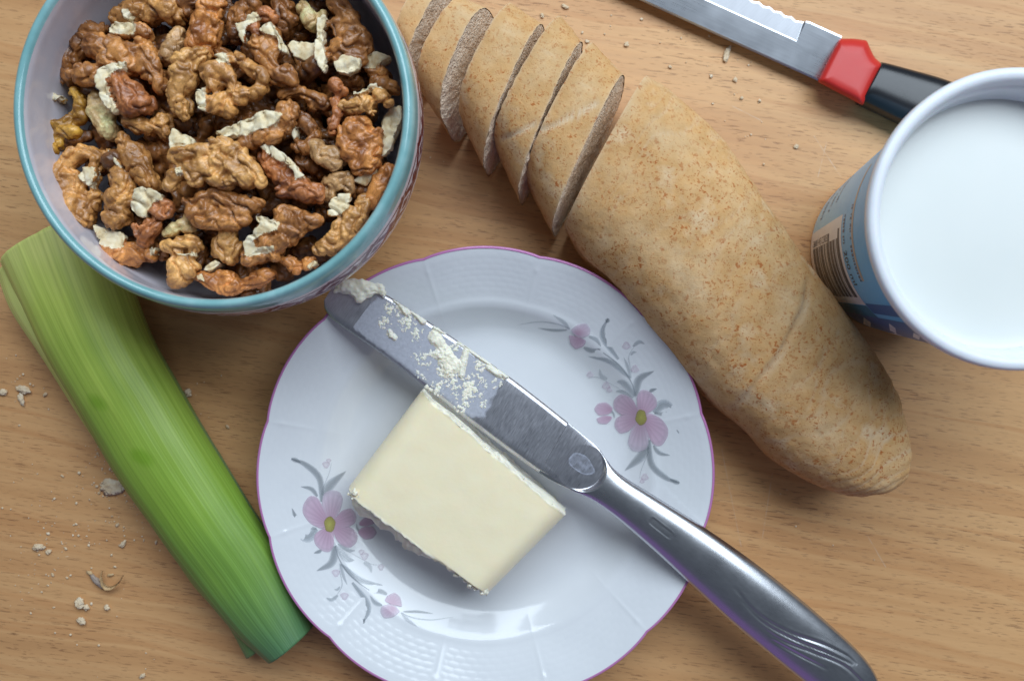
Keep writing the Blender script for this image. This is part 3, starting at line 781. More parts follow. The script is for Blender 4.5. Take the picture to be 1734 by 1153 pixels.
SEAMS = [[(1368, 478), (1362, 520), (1345, 555), (1318, 605), (1285, 645), (1262, 672), (1240, 690)]]
CRACKS = [[(1398, 590), (1385, 640), (1372, 685), (1350, 715)], [(1420, 560), (1412, 600)], [(1470, 650), (1478, 720)], [(1385, 735), (1405, 762), (1415, 766)], [(1168, 612), (1190, 622), (1200, 618)], [(1440, 690), (1425, 740)], [(1500, 690), (1492, 745)]]
def loaf():
    pairs = [((1095, 135), (957, 385)), ((1124, 150), (972, 408)), ((1150, 169), (990, 433)), ((1212, 228), (1045, 487)), ((1265, 298), (1100, 552)), ((1318, 376), (1150, 613)), ((1372, 449), (1200, 674)), ((1428, 527), (1262, 726)),
             ((1477, 597), (1316, 780)), ((1509, 658), (1364, 814)), ((1525, 714), (1404, 832)), ((1530, 760), (1440, 839)), ((1524, 796), (1472, 835)), ((1510, 814), (1494, 825))]
    hs = [1, 1, 1, 1, 1, .99, .98, .97, .95, .92, .86, .76, .58, .26]
    ns, nf = 230, 180
    Rr = crom(np.array([p[0] for p in pairs], float), ns); Ll = crom(np.array([p[1] for p in pairs], float), ns); H = crom(np.array([[h] for h in hs]), ns)[:, 0]
    V = np.zeros((ns, nf, 3)); side = np.zeros((ns, nf)); 
    for i in range(ns):
        a = at(*Rr[i], 2.1)[:2]; b = at(*Ll[i], 2.1)[:2]; c = (a + b) / 2; w = (a - b) / 2
        x, z, sn = section_ring(nf, 1.75, 2.2 * H[i], 1.72 * min(1, H[i] * 1.05), .72 + .14 * min(1, i / 60))
        ln = -0.16 * (z - 2.1) / 2.0 * max(0, 1 - i / 20.0)
        V[i, :, 0] = c[0] + x * w[0] + .87 * ln; V[i, :, 1] = c[1] + x * w[1] - .5 * ln; V[i, :, 2] = z; side[i] = np.clip(sn, -1, 1)
    Vf = V.reshape(-1, 3); F = grid_faces(ns, nf, flip=True)
    N = normals_of(Vf, F)
    cm = Vf[:, :2] - Vf.reshape(ns, nf, 3).mean(1)[:, None, :2].repeat(nf, 1).reshape(-1, 2)
    if (N[:, :2] * cm).sum() < 0: N = -N; F = [f[::-1] for f in F]
    fade = np.repeat(sstep(0, 6, np.arange(ns)), nf)
    V2 = crust_noise(Vf, N, 1.0, 2)
    V2 = Vf + (V2 - Vf) * (0.35 + 0.65 * fade)[:, None]
    px = np.stack([CX + V2[:, 0] / kz(V2[:, 2]), CY - V2[:, 1] / kz(V2[:, 2])], 1)
    pale = np.zeros(len(V2)); up = (N[:, 2] > 0.05)
    for s in SEAMS:
        lc = crom(np.array(s, float), 40); d, t = seg_dist(px, lc)
        V2 -= N * (up * np.exp(-(d / 5.0) ** 2) * 0.08 * np.sin(np.clip(t * .9 + .08, 0, 1) * math.pi) ** .6)[:, None]
        sgn = sstep(-14, 2, (px[:, 0] - np.interp(-px[:, 1], -lc[::-1, 1], lc[::-1, 0])))
        pale = np.maximum(pale, up * np.exp(-((d - 4) / 4) ** 2) * (0.15 + 0.4 * np.sin(t * 9) ** 2))
        V2 += N * (up * 0.05 * np.exp(-(d / 26) ** 2) * (1 - sgn))[:, None]
    for s in CRACKS:
        lc = crom(np.array(s, float), 24); d, t = seg_dist(px, lc)
        V2 -= N * (up * np.exp(-(d / 2.2) ** 2) * 0.02)[:, None]; pale = np.maximum(pale, up * np.exp(-(d / 2.0) ** 2) * .45 * np.clip(.5 + pn(np.c_[px, px[:, :1]], .06, 4), 0, 1))
    # faint rolled-dough wrinkles running round the loaf
    ss_ = np.repeat(np.arange(ns) / ns, nf); tw = np.tile(np.linspace(0, 1, nf, endpoint=False), ns)
    ph_ = ss_ * 150 + tw * 26 + fbm(V2, .5, 12, 2) * 9
    am = np.clip(.35 + fbm(V2, .4, 15, 2) + .5 * sstep(.5, .8, ss_), 0, 1) * sstep(.02, .1, ss_)
    wv_ = np.sin(ph_); V2 += N * (wv_ * am * .013)[:, None]
    pale = np.maximum(pale, np.clip(-wv_ - .75, 0, 1) * am * 1.6)
    # floury pale cut lip near the cut face
    pale = np.maximum(pale, np.repeat(np.exp(-np.arange(ns) / 3.0), nf) * .35)
    # tail fold
    V2[:, 2] = np.maximum(V2[:, 2], 0.03)
    org = tuple(V2[:, :2].mean(0)) + (0.0,)
    o = mk('bread_loaf', V2, F, CRUST, org, attrs={'side': side.ravel() * .5 + .5, 'pale': pale})
    tag(o, 'uncut part of the wholemeal bread loaf with bran-flecked crust', 'bread')
    cap_face(V2.reshape(ns, nf, 3)[0], org, o, 5, np.array([-.8, .5]))
    bm = bmesh.new(); bm.from_mesh(o.data); bm.verts.ensure_lookup_table()
    bm.faces.new([bm.verts[(ns - 1) * nf + j] for j in range(nf)]); bmesh.ops.recalc_face_normals(bm, faces=bm.faces); bm.to_mesh(o.data); bm.free()
def cap_face(ring, org, parent, seed, outdir, name='crumb_face'):
    c = ring.mean(0); steps = [0.02, .12, .24, .36, .48, .6, .7, .8, .88, .94, .985]
    V = []
    outv = np.array([outdir[0], outdir[1], 0.0]); outv /= np.linalg.norm(outv)
    for s in steps:
        R = c + (ring - c) * s
        R = R + outv[None] * (fbm(R, 2.2, seed, 3) * 0.08 * (1 if s < .9 else .4) + fbm(R, 7, seed, 3) * .06 - 0.02)[:, None]
        V.append(R)
    V = np.vstack(V); F = grid_faces(len(steps), len(ring))
    N = normals_of(V, F)
    if (N @ outv).sum() < 0: F = [f[::-1] for f in F]
    return mk(name, V, F, CRUMB, org, parent)

def bread_slice(L0, L1, R0, R1, zm, hu, lean, seed, label, seam=None):
    """L0,L1: ends of the left crust line; R0,R1: right crust line (px); lean: shift of the top along the axis, cm"""
    nf, nt = 150, 26
    a0, a1, b0, b1 = at(*L0, zm)[:2], at(*L1, zm)[:2], at(*R0, zm)[:2], at(*R1, zm)[:2]
    axis = ((b0 + b1) - (a0 + a1)) / 2; axis /= np.linalg.norm(axis)
    V = np.zeros((nt, nf, 3)); side = np.zeros((nt, nf))
    for i, t in enumerate(np.linspace(0, 1, nt)):
        a = a0 + (b0 - a0) * t; b = a1 + (b1 - a1) * t; c = (a + b) / 2; w = (a - b) / 2
        x, z, sn = section_ring(nf, 1.7, hu * .95, 1.66, .74)
        V[i, :, 0] = c[0] + x * w[0]; V[i, :, 1] = c[1] + x * w[1]; V[i, :, 2] = z; side[i] = sn
        V[i, :, :2] += axis[None] * (lean * (z - zm) / 4.0)[:, None]
    Vf = V.reshape(-1, 3); F = grid_faces(nt, nf, flip=True); N = normals_of(Vf, F)
    cm = Vf - Vf.mean(0)
    if (N * cm).sum() < 0: N = -N; F = [f[::-1] for f in F]
    V2 = crust_noise(Vf, N, 0.8, 2)
    # ragged rims
    tt = np.repeat(np.linspace(0, 1, nt), nf); rim = np.maximum(np.exp(-tt / 0.03), np.exp(-(1 - tt) / 0.03))
    V2[:, :2] += axis[None] * (rim * fbm(V2, 4, seed, 3) * 0.05)[:, None]
    px = np.stack([CX + V2[:, 0] / kz(V2[:, 2]), CY - V2[:, 1] / kz(V2[:, 2])], 1)
    pale = rim * .5
    if seam is not None:
        lc = crom(np.array(seam, float), 30); d, t = seg_dist(px, lc); up = N[:, 2] > 0.05
        V2 -= N * (up * np.exp(-(d / 3.5) ** 2) * .06)[:, None]; pale = np.maximum(pale, up * np.exp(-(d / 4) ** 2) * .9)
    V2[:, 2] = np.maximum(V2[:, 2], 0.03)
    org = tuple(V2[:, :2].mean(0)) + (0.0,)
    o = mk('bread_slice', V2, F, CRUST, org, attrs={'side': side.ravel() * .5 + .5, 'pale': pale})
    tag(o, label, 'bread slice', 'slices cut off the bread loaf')
    G = V2.reshape(nt, nf, 3)
    cap_face(G[0], org, o, seed + 1, -axis); cap_face(G[-1], org, o, seed + 2, axis)
loaf()
bread_slice((1008, 84), (890, 302), (1058, 134), (935, 390), 2.1, 2.3, -0.58, 3, 'bread slice next to the uncut loaf, with a pale diagonal crease', [(1010, 176), (985, 190), (958, 203), (935, 214), (905, 224)])
bread_slice((955, 42), (837, 246), (988, 82), (878, 333), 2.1, 2.3, -0.58, 13, 'second bread slice from the uncut loaf', [(905, 210), (880, 224), (850, 236)])
bread_slice((874, 20), (778, 198), (923, 52), (819, 284), 2.1, 2.25, -0.50, 23, 'third bread slice from the uncut loaf, standing in the middle of the row')
bread_slice((800, 16), (716, 160), (836, 30), (752, 216), 2.1, 2.1, -1.05, 33, 'fourth bread slice from the loaf, leaning to show its crumb face')
bread_slice((728, 6), (680, 92), (766, 4), (698, 140), 1.9, 1.75, -0.8, 43, 'small end slice of the bread, half hidden behind the bowl rim')

# ------------------------------------------------------------------ leek
def mat_leek(name, bias=0.0):
    m = NT(name)
    t = m.attr('t'); a = m.attr('ang')
    st = m.new('ShaderNodeCombineXYZ'); m.l(m.math('MULTIPLY', t, 1.3), st.inputs[0]); m.l(m.math('MULTIPLY', a, 20.0), st.inputs[1])
    s1 = m.noise(st.outputs[0], 1.0, 4, 0.6)
    st2 = m.new('ShaderNodeCombineXYZ'); m.l(m.math('MULTIPLY', t, 2.0), st2.inputs[0]); m.l(m.math('MULTIPLY', a, 105.0), st2.inputs[1])
    s2 = m.noise(st2.outputs[0], 1.0, 2, 0.5)
    blotch = m.noise(m.coord(), 0.42, 1)
    tt = m.math('ADD', t, m.math('ADD', m.math('MULTIPLY', m.math('SUBTRACT', s1, 0.5), 0.22), m.math('MULTIPLY', m.math('SUBTRACT', blotch, 0.5), 0.18)))
    tt = m.math('ADD', tt, bias)
    col = m.ramp(tt, [(0.0, (0.66, 0.71, 0.21)), (0.16, (0.52, 0.64, 0.12)), (0.36, (0.27, 0.39, 0.055)), (0.60, (0.22, 0.365, 0.045)), (0.80, (0.16, 0.30, 0.055)), (1.0, (0.085, 0.20, 0.06))])
    # waxy blue-green bloom along one flank and towards the leaf end
    w = m.math('MULTIPLY', m.ramp(a, [(0.50, 0.0), (0.66, 0.55), (0.78, 1.0)]), m.ramp(t, [(0.06, 0.05), (0.45, 0.75), (0.9, 1.0)]))
    w2 = m.math('ADD', m.math('MULTIPLY', w, m.math('ADD', .45, m.math('MULTIPLY', s1, .8))), m.ramp(t, [(0.78, 0.0), (1.0, 0.45)]), clamp=True)
    col = m.mix(w2, col, (0.095, 0.20, 0.125))
    dk = m.ramp(a, [(0.18, 0.55), (0.30, 0.0)])  # right flank painted darker towards the leaf end, shade put into the colour
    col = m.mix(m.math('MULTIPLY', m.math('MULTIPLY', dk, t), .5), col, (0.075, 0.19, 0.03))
    col = m.mix(0.75, col, m.ramp(s2, [(0.34, (0.84, 0.86, 0.80)), (0.66, (1.16, 1.13, 1.2))]), 'MULTIPLY')
    drop = m.ramp(m.voro(m.coord((1, 0.6, 1), (0, 0, math.radians(-59))), 0.42), [(0.07, 1.0), (0.14, 0.0)])
    col = m.mix(m.math('MULTIPLY', drop, 0.6), col, (0.15, 0.30, 0.012))
    h = m.math('ADD', m.math('MULTIPLY', s2, 1.0), m.math('MULTIPLY', s1, 0.6))
    return m.set(col=col, rough=m.math('ADD', 0.36, m.math('MULTIPLY', s1, .16)), spec=0.42, sss=0.08, sssr=(0.6, 1.0, 0.2), ssss=0.003, normal=m.bump(h, 0.45, 0.025))
LEEK = mat_leek('leek_leaf'); LEEKI = mat_leek('leek_inner_leaf', -0.22)

def build_leek():
    org = tuple(at(250, 760, 0)[:2]) + (0.0,)
    root = empty('leek', org)
    tag(root, 'green leek stem cut at both ends, lying beside the plate', 'leek')
    def tube(name, left, right, hts, mat, zc_off=0.0, thick=0.12, a0=0, a1=360, ns=160, nf=140, endcut=None, seed=0):
        Lp = crom(np.array(left, float), ns); Rp = crom(np.array(right, float), ns); H = crom(np.array([[h] for h in hts]), ns)[:, 0]
        ph = np.linspace(math.radians(a0), math.radians(a1), nf)
        outer = np.zeros((ns, nf, 3)); inner = np.zeros((ns, nf, 3)); T = np.zeros((ns, nf)); A = np.zeros((ns, nf))
        for i in range(ns):
            zc = H[i] / 2 + zc_off
            a = at(*Rp[i], zc)[:2]; b = at(*Lp[i], zc)[:2]; c = (a + b) / 2; w = (a - b) / 2
            hw = np.linalg.norm(w); wd = w / hw
            t = i / (ns - 1)
            bump = 1 + 0.003 * np.sin(ph * 9 + 1.0) + 0.003 * np.sin(ph * 23 + 2) + 0.002 * np.sin(ph * 41)
            for arr, k in ((outer, 1.0), (inner, 1 - thick / hw)):
                arr[i, :, 0] = c[0] + np.cos(ph) * w[0] * k * bump; arr[i, :, 1] = c[1] + np.cos(ph) * w[1] * k * bump
                arr[i, :, 2] = zc + np.sin(ph) * H[i] / 2 * k * bump
            T[i] = t; A[i] = (ph / (2 * math.pi)) % 1.0 * 1.0
        # A: 0 at right flank, .25 top, .5 left flank
        A = np.tile(np.clip(ph / math.pi * 0.5 + 0.25 * 0 + 0.18, 0, 1.2)[None], (ns, 1))
        Vo = outer.reshape(-1, 3); n = fbm(Vo, 0.35, seed, 2)
        Vo[:, 2] += n * 0.06
        V = np.vstack([Vo, inner.reshape(-1, 3)]); o2 = ns * nf
        F = grid_faces(ns, nf, closed=False) + grid_faces(ns, nf, closed=False, off=o2, flip=True)
        for j in range(nf - 1):
            F.append((j + 1, j, o2 + j, o2 + j + 1)); e = (ns - 1) * nf + j; F.append((e, e + 1, o2 + e + 1, o2 + e))
        for i in range(ns - 1):
            e = i * nf; F.append((e, e + nf, o2 + e + nf, o2 + e)); e = i * nf + nf - 1; F.append((e + nf, e, o2 + e, o2 + e + nf))
        V[:, 2] = np.maximum(V[:, 2], 0.02)
        o = mk(name, V, F, mat, org, root, attrs={'t': np.concatenate([T.ravel(), T.ravel()]), 'ang': np.concatenate([A.ravel(), A.ravel()])})
        bm = bmesh.new(); bm.from_mesh(o.data); bmesh.ops.recalc_face_normals(bm, faces=bm.faces); bm.to_mesh(o.data); bm.free()
        return o
    left = [(12, 450), (44, 516), (82, 594), (137, 690), (200, 800), (262, 888), (330, 982), (398, 1064), (457, 1117)]
    right = [(182, 366), (218, 474), (257, 574), (314, 677), (369, 769), (420, 853), (470, 930), (504, 1000), (530, 1060)]
    hts = [2.9, 2.85, 2.8, 2.75, 2.65, 2.5, 2.3, 2.15, 2.05]
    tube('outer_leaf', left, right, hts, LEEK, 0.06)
    # next sheath, slightly turned: shows at the cut ends and along the lower left
    left2 = [(2, 470), (26, 528), (74, 602), (138, 702), (208, 808), (268, 895), (328, 985), (384, 1050), (419, 1112)]
    right2 = [(170, 372), (205, 470), (252, 578), (312, 678), (370, 768), (415, 848), (450, 925), (476, 1000), (490, 1056)]
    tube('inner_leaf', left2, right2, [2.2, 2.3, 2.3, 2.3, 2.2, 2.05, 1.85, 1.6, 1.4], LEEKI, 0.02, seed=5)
    left3 = [(58, 414), (90, 500), (150, 620), (220, 720), (290, 830), (340, 900), (380, 970), (420, 1040), (450, 1085)]
    right3 = [(140, 372), (180, 470), (230, 570), (290, 670), (350, 770), (400, 850), (430, 920), (460, 990), (480, 1050)]
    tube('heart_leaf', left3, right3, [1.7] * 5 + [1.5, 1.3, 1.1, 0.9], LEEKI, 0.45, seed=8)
build_leek()

# ------------------------------------------------------------------ bowl
BC = at(359, 184, 6.3)[:2]; BR = 344 * kz(6.3)
def mat_bowl_out():
    m = NT('painted_bowl_glaze')
    P = m.xyz(m.coord())
    ang = m.math('ARCTAN2', P[1], P[0])
    u = m.math('MULTIPLY', ang, 22 / (2 * math.pi))
    z = P[2]
    n = m.noise(m.coord(), 1.6, 3); nf = m.noise(m.coord(), 5, 3)
    base = m.mix(n, (0.66, 0.55, 0.56), (0.76, 0.68, 0.69))
    # painted lozenges, dots and lines in dull red
    fu = m.math('SUBTRACT', m.math('FRACT', u), 0.5)
    zz = m.math('DIVIDE', m.math('SUBTRACT', z, 4.95), 0.60)
    wob = m.math('MULTIPLY', m.math('SUBTRACT', nf, .5), 0.22)
    loz = m.math('ADD', m.math('ADD', m.math('ABSOLUTE', m.math('MULTIPLY', fu, 1.9)), m.math('ABSOLUTE', zz)), wob)
    r1 = m.ramp(loz, [(0.30, 1.0), (0.36, 0.0), (0.46, 0.0), (0.52, 1.0), (0.95, 1.0), (1.0, 0.0)])
    fu2 = m.math('SUBTRACT', m.math('FRACT', m.math('ADD', u, 0.5)), 0.5)
    loz2 = m.math('ADD', m.math('ADD', m.math('ABSOLUTE', m.math('MULTIPLY', fu2, 3.0)), m.math('ABSOLUTE', m.math('MULTIPLY', zz, 1.4))), wob)
    r2 = m.ramp(loz2, [(0.75, 1.0), (0.85, 0.0)])
    inb = m.math('LESS_THAN', m.math('ABSOLUTE', zz), 1.0)
    lines = m.math('ADD', m.math('LESS_THAN', m.math('ABSOLUTE', m.math('SUBTRACT', z, 5.42)), 0.045), m.math('LESS_THAN', m.math('ABSOLUTE', m.math('SUBTRACT', z, 3.25)), 0.06), clamp=True)
    red = m.math('MAXIMUM', m.math('MULTIPLY', m.math('MAXIMUM', r1, r2), inb), lines)
    red = m.math('MULTIPLY', red, m.ramp(nf, [(0.25, 0.6), (0.5, 1.0)]))
    return m.set(col=m.mix(red, base, (0.15, 0.012, 0.02)), rough=0.2)
def mat_teal():
    m = NT('teal_rim_glaze')
    n = m.noise(m.coord((1, 1, 1)), 0.9, 4, 0.6)
    z = m.xyz(m.coord())[2]
    col = m.ramp(n, [(0.3, (0.17, 0.38, 0.39)), (0.55, (0.23, 0.455, 0.465)), (0.75, (0.33, 0.55, 0.565))])
    return m.set(col=col, rough=0.16, coat=0.4, coatr=0.06, normal=m.bump(n, .1, .03))
def build_bowl():
    org = (BC[0], BC[1], 0.0)
    root = empty('ceramic_bowl', org)
    tag(root, 'white ceramic bowl with glazed teal rim, filled with walnuts', 'bowl')
    OUT = [(0.02, 0.25), (2.7, 0.25), (2.85, 0.0), (3.1, 0.0), (3.2, 0.35), (3.9, 0.8), (4.75, 1.6), (5.4, 2.6), (5.80, 3.6), (5.98, 4.6), (5.97, 5.3), (5.93, 5.66)]
    RIM = [(5.93, 5.66), (5.91, 5.85), (5.89, 6.05), (5.84, 6.20), (5.76, 6.29), (5.68, 6.31), (5.60, 6.27), (5.55, 6.18)]
    INN = [(5.55, 6.18), (5.53, 6.0), (5.54, 5.7), (5.55, 5.2), (5.56, 4.6), (5.42, 3.6), (5.05, 2.6), (4.3, 1.6), (3.4, 0.95), (2.0, 0.65), (0.02, 0.55)]
    k = BR / 5.92
    def lt(name, prof, mat, n=200, s=60, par=root, push=0.0):
        pr = crom(np.array(prof), s); pr[:, 0] *= k
        V, F = lathe(pr, n, BC)
        a = np.arctan2(V[:, 1] - BC[1], V[:, 0] - BC[0])
        V[:, 2] += 0.02 * np.sin(2 * a + 1) * (V[:, 2] > 3)
        o = mk(name, V, F, mat, org, par)
        bm = bmesh.new(); bm.from_mesh(o.data); bmesh.ops.remove_doubles(bm, verts=bm.verts, dist=1e-6); bm.to_mesh(o.data); bm.free()
        return o
    lt('outer_wall', OUT, mat_bowl_out())
    lt('rim', RIM, mat_teal(), s=24)
    lt('inner_wall', INN, simple('lilac_white_glaze', (0.66, 0.63, 0.69), 0.16, coat=0.3))
build_bowl()

# ------------------------------------------------------------------ cup of cream
HC = 7.5
CC_ = at(1728, 370, HC)[:2]; CR = 258 * kz(HC)
RB, RT = 2.88, CR - 0.30
ZT = 7.05
def cup_r(z): return RB + (RT - RB) * (z / ZT) ** 0.92 if z > 0 else RB
def cup_hit(px, py):
    """angle and height where the line of sight meets the cup wall"""
    prev = None
    for z in np.linspace(ZT, 0, 1500):
        p = at(px, py, z)[:2]; d = np.linalg.norm(p - CC_) - cup_r(z)
        if prev is not None and prev > 0 and d <= 0: return math.atan2(p[1] - CC_[1], p[0] - CC_[0]), z
        prev = d
    # nearest approach
    best = min(((abs(np.linalg.norm(at(px, py, z)[:2] - CC_) - cup_r(z)), z) for z in np.linspace(0, ZT, 400)))
    p = at(px, py, best[1])[:2]; return math.atan2(p[1] - CC_[1], p[0] - CC_[0]), best[1]
def build_cup():
    org = (CC_[0], CC_[1], 0.0)
    root = empty('plastic_cup', org)
    tag(root, 'white plastic cup with blue label and barcode, open at the top', 'cup')
    PL = simple('white_cup_plastic', (0.74, 0.77, 0.82), 0.34, sss=0.12, ssss=0.004)
    prof = [(0.02, 0.3), (RB - 0.35, 0.3), (RB - 0.25, 0.0), (RB - .05, 0.0), (RB, 0.06)]
    prof += [(cup_r(z), z) for z in np.linspace(0.2, ZT, 30)]
    prof += [(RT + 0.05, ZT + .08), (CR - .06, ZT + .12), (CR - .01, ZT + 0.2), (CR, ZT + .32), (CR - .03, HC - .05), (CR - .09, HC - 0.01), (CR - .18, HC), (CR - .28, HC - .015), (CR - .35, HC - .06), (CR - .39, HC - .14), (CR - .41, HC - .30), (CR - .44, HC - .36), (CR - .49, HC - .40)]
    prof += [(CR - .52, HC - .55), (CR - .53, HC - .85), (CR - .56, HC - .95), (CR - .58, HC - 1.1)] + [(cup_r(z) - .15 - .05 * (z / ZT), z) for z in np.linspace(6.0, 0.4, 12)] + [(0.02, 0.4)]
    V, F = lathe(prof, 220, CC_)
    o = mk('cup_body', V, F, PL, org, root)
    def lab(name, col, rough=0.32):
        return simple(name, col, rough)
    def surf(th, z, off): r = cup_r(z) + off; return (CC_[0] + r * math.cos(th), CC_[1] + r * math.sin(th), z)
    def patch(quads, off, name, mat, n=10, parent=root):
        V, F = [], []
        for (t0, t1, z0, z1) in quads:
            nn = max(2, int(abs(t1 - t0) / 0.04) + 1); b = len(V); nz = max(2, int(abs(z1 - z0) / 0.3) + 1)
            for z in np.linspace(z0, z1, nz):
                for t in np.linspace(t0, t1, nn): V.append(surf(t, z, off))
            F += grid_faces(nz, nn, closed=False, off=b)
        return mk(name, V, F, mat, org, parent)
    def poly(pts, off, name, mat):
        c = [cup_hit(*p) for p in pts]; c = np.array([(a if a > 0 else a + 2 * math.pi, z) for a, z in c])
        rg = resample_closed(c, 40); ce = c.mean(0)
        V = [surf(*(ce + (q - ce) * s), off) for s in (0.02, .25, .5, .75, 1.0) for q in rg]
        return mk(name, V, grid_faces(5, 40), mat, org, root)
    def A(px, py):
        a, z = cup_hit(px, py); return (a if a > 0 else a + 2 * math.pi), z
    # label sleeve: sky blue with soft tonal drift
    m = NT('blue_label_print')
    P = m.xyz(m.coord()); n = m.noise(m.coord(), 0.5, 2)
    ch = m.ramp(m.math('ADD', m.math('DIVIDE', P[2], 7.0), m.math('MULTIPLY', m.math('SUBTRACT', n, .5), .25)), [(0.05, (0.34, 0.70, 1.0)), (0.5, (0.24, 0.62, 1.0)), (0.95, (0.11, 0.50, 0.95))])
    m.set(col=ch, rough=0.30)
    sleeve = patch([(0, 2 * math.pi, 0.28, ZT - 0.12)], 0.006, 'label_sleeve', m.mat)
    body_root = root; root_l = sleeve
    # barcode panel
    tA, zA = A(1428, 363); tB, zB = A(1455, 515)
    t0, t1 = min(tA, tB), max(tA, tB); zp = zA
    WH = lab('label_white', (0.84, 0.88, 0.93)); INK = lab('label_ink', (0.035, 0.033, 0.04)); BEI = lab('label_beige', (0.50, 0.42, 0.36))
    patch([(t0, t1, 0.20, zp)], 0.012, 'barcode_panel', WH, parent=sleeve)
    r0 = random.Random(3)
    span = t1 - t0
    bars = []; z = zp - 0.22
    widths = "1131211312113112213112113121131221131121311211231121311211312113"
    i = 0; mod = 0.034
    tb0, tb1 = t0 + span * 0.13, t1 - span * 0.10
    guard = 0
    while z > 0.30 and i + 1 < len(widths):
        wb = int(widths[i]) * mod; gp = int(widths[i + 1]) * mod
        # the digits sit at the start of the bars; guard bars run longer
        st = tb0 + span * 0.10 if i not in (0, 2, 22, 24) else tb0
        bars.append((st, tb1, z - wb, z)); z -= wb + gp; i += 2
    zend = z
    patch(bars, 0.018, 'barcode', INK, parent=sleeve)
    def text(body, th_start, z_base, size, mat, name, flip=False, off=0.018, along=1):
        cu = bpy.data.curves.new('text', 'FONT'); cu.body = body; cu.size = size; cu.fill_mode = 'FRONT'; cu.resolution_u = 3
        to = bpy.data.objects.new('text', cu); link(to)
        dg = bpy.context.evaluated_depsgraph_get(); me = bpy.data.meshes.new_from_object(to.evaluated_get(dg))
        V = np.array([v.co[:] for v in me.vertices]); F = [list(p.vertices) for p in me.polygons]
        bpy.data.objects.remove(to); bpy.data.curves.remove(cu)
        if along:   # reads along the circumference, tops towards the rim
            W = [surf(th_start + x / cup_r(z_base), z_base + y, off) for x, y, _ in V]
        else:       # reads up the wall
            W = [surf(th_start - y / cup_r(z_base), z_base + x, off) for x, y, _ in V]
        return mk(name, W, F, mat, org, sleeve, smooth=False)
    # digits of the barcode run up the wall beside the bar starts
    text('3800145123032', tb0 + span * 0.085, zend + 0.10, 0.33, INK, 'barcode_digits', along=0)
    tm, zm_ = A(1430, 424)
    text('200 ml', tm, zm_ - 0.06, 0.42, INK, 'volume_text', along=1)
    # beige strip with a line of fine print, and more fine print lines (too small to read)
    tb, zb_ = A(1461, 476); tc, zc_ = A(1470, 330)
    sa, sb = min(tb, tc), max(tb, tc)
    patch([(sa - .35, sb, zb_ - .0, zb_ + .16)], 0.012, 'label_strip', BEI, parent=sleeve)
    marks = []
    def fine(ts, te, z0, h, seed):
        rr = random.Random(seed); t = ts
        while t < te:
            w = rr.uniform(.010, .028)
            if rr.random() > .14: marks.append((t, t + w, z0 + (0 if rr.random() > .3 else h * .4), z0 + h))
            t += w + rr.uniform(.008, .014)
    fine(sa, sb, zb_ - .17, .13, 1)
    fine(t0 + span * .02, tm - .05, zm_ - .02, .15, 2)
    fine(t0 - .62, t0 - .12, 1.0, .2, 4); fine(t0 - .60, t0 - .16, 1.9, .17, 5); fine(t0 - .55, t0 - .2, 2.6, .15, 6)
    patch(marks, 0.018, 'fine_print', lab('label_grey_ink', (0.10, 0.13, 0.22)), parent=sleeve)
    # darker blue block, teal block, white lettering strokes and green foot on the label front
    DB = lab('label_dark_blue', (0.055, 0.16, 0.42)); TE = lab('label_teal', (0.07, 0.27, 0.42)); GN = lab('label_green', (0.10, 0.15, 0.02)); NB = lab('label_navy', (0.09, 0.20, 0.43))
    patch([(t1 + .01, t1 + .16, 0.25, zp)], 0.011, 'teal_block', TE, parent=sleeve)
    patch([(t1 - .02, t1 + .10, zp + .05, ZT - .2)], 0.012, 'dark_blue_block', DB, parent=sleeve)
    patch([(t1 + .16, t1 + 1.1, 0.75, ZT - .2)], 0.0105, 'navy_field', NB, parent=sleeve)
    patch([(t1 + .16, t1 + 1.1, 0.20, 0.75)], 0.0105, 'green_foot', GN, parent=sleeve)
    def strokes(sl):
        V, F = [], []
        for (ta, za, tb_, zb2, w) in sl:
            b = len(V)
            for s in np.linspace(0, 1, 12):
                V.append(surf(t1 + ta + (tb_ - ta) * s, za + (zb2 - za) * s, .016)); V.append(surf(t1 + ta + (tb_ - ta) * s + w, za + (zb2 - za) * s, .016))
            F += [(b + 2 * k, b + 2 * k + 1, b + 2 * k + 3, b + 2 * k + 2) for k in range(11)]
        return mk('white_lettering', V, F, WH, org, sleeve)
    strokes([(.20, 2.6, .42, 1.0, .09), (.22, 4.6, .40, 3.4, .07), (.46, 3.4, .60, 1.6, .08), (.30, 5.8, .42, 4.9, .06)])
    # the cream inside
    zm = 6.38; rm = CR - .555
    mm = NT('white_cream')
    n = mm.noise(mm.coord(), 0.5, 2)
    mm.set(col=mm.ramp(n, [(0.3, (0.69, 0.715, 0.69)), (0.7, (0.71, 0.73, 0.705))]), rough=0.30, spec=.4, sss=0.3, sssr=(1, .9, .8), ssss=.006)
    rs = [0.0005, .5, 1, 1.6, 2.2, 2.8, 3.2, 3.4, 3.5, rm - .04, rm]
    V = [];
    pr = [(r, zm + (0.05 * max(0, (r - (rm - .25)) / .25) ** 2)) for r in rs if r <= rm] + [(cup_r(4.6) - .18, 4.6), (0.02, 4.6)]
    V, F = lathe(pr[::-1], 160, CC_)
    cr = mk('cream', V, F, mm.mat, (CC_[0], CC_[1], 4.6))
    bm = bmesh.new(); bm.from_mesh(cr.data); bmesh.ops.recalc_face_normals(bm, faces=bm.faces); bm.to_mesh(cr.data); bm.free()
    tag(cr, 'smooth white cream filling the plastic cup', 'cream')
build_cup()

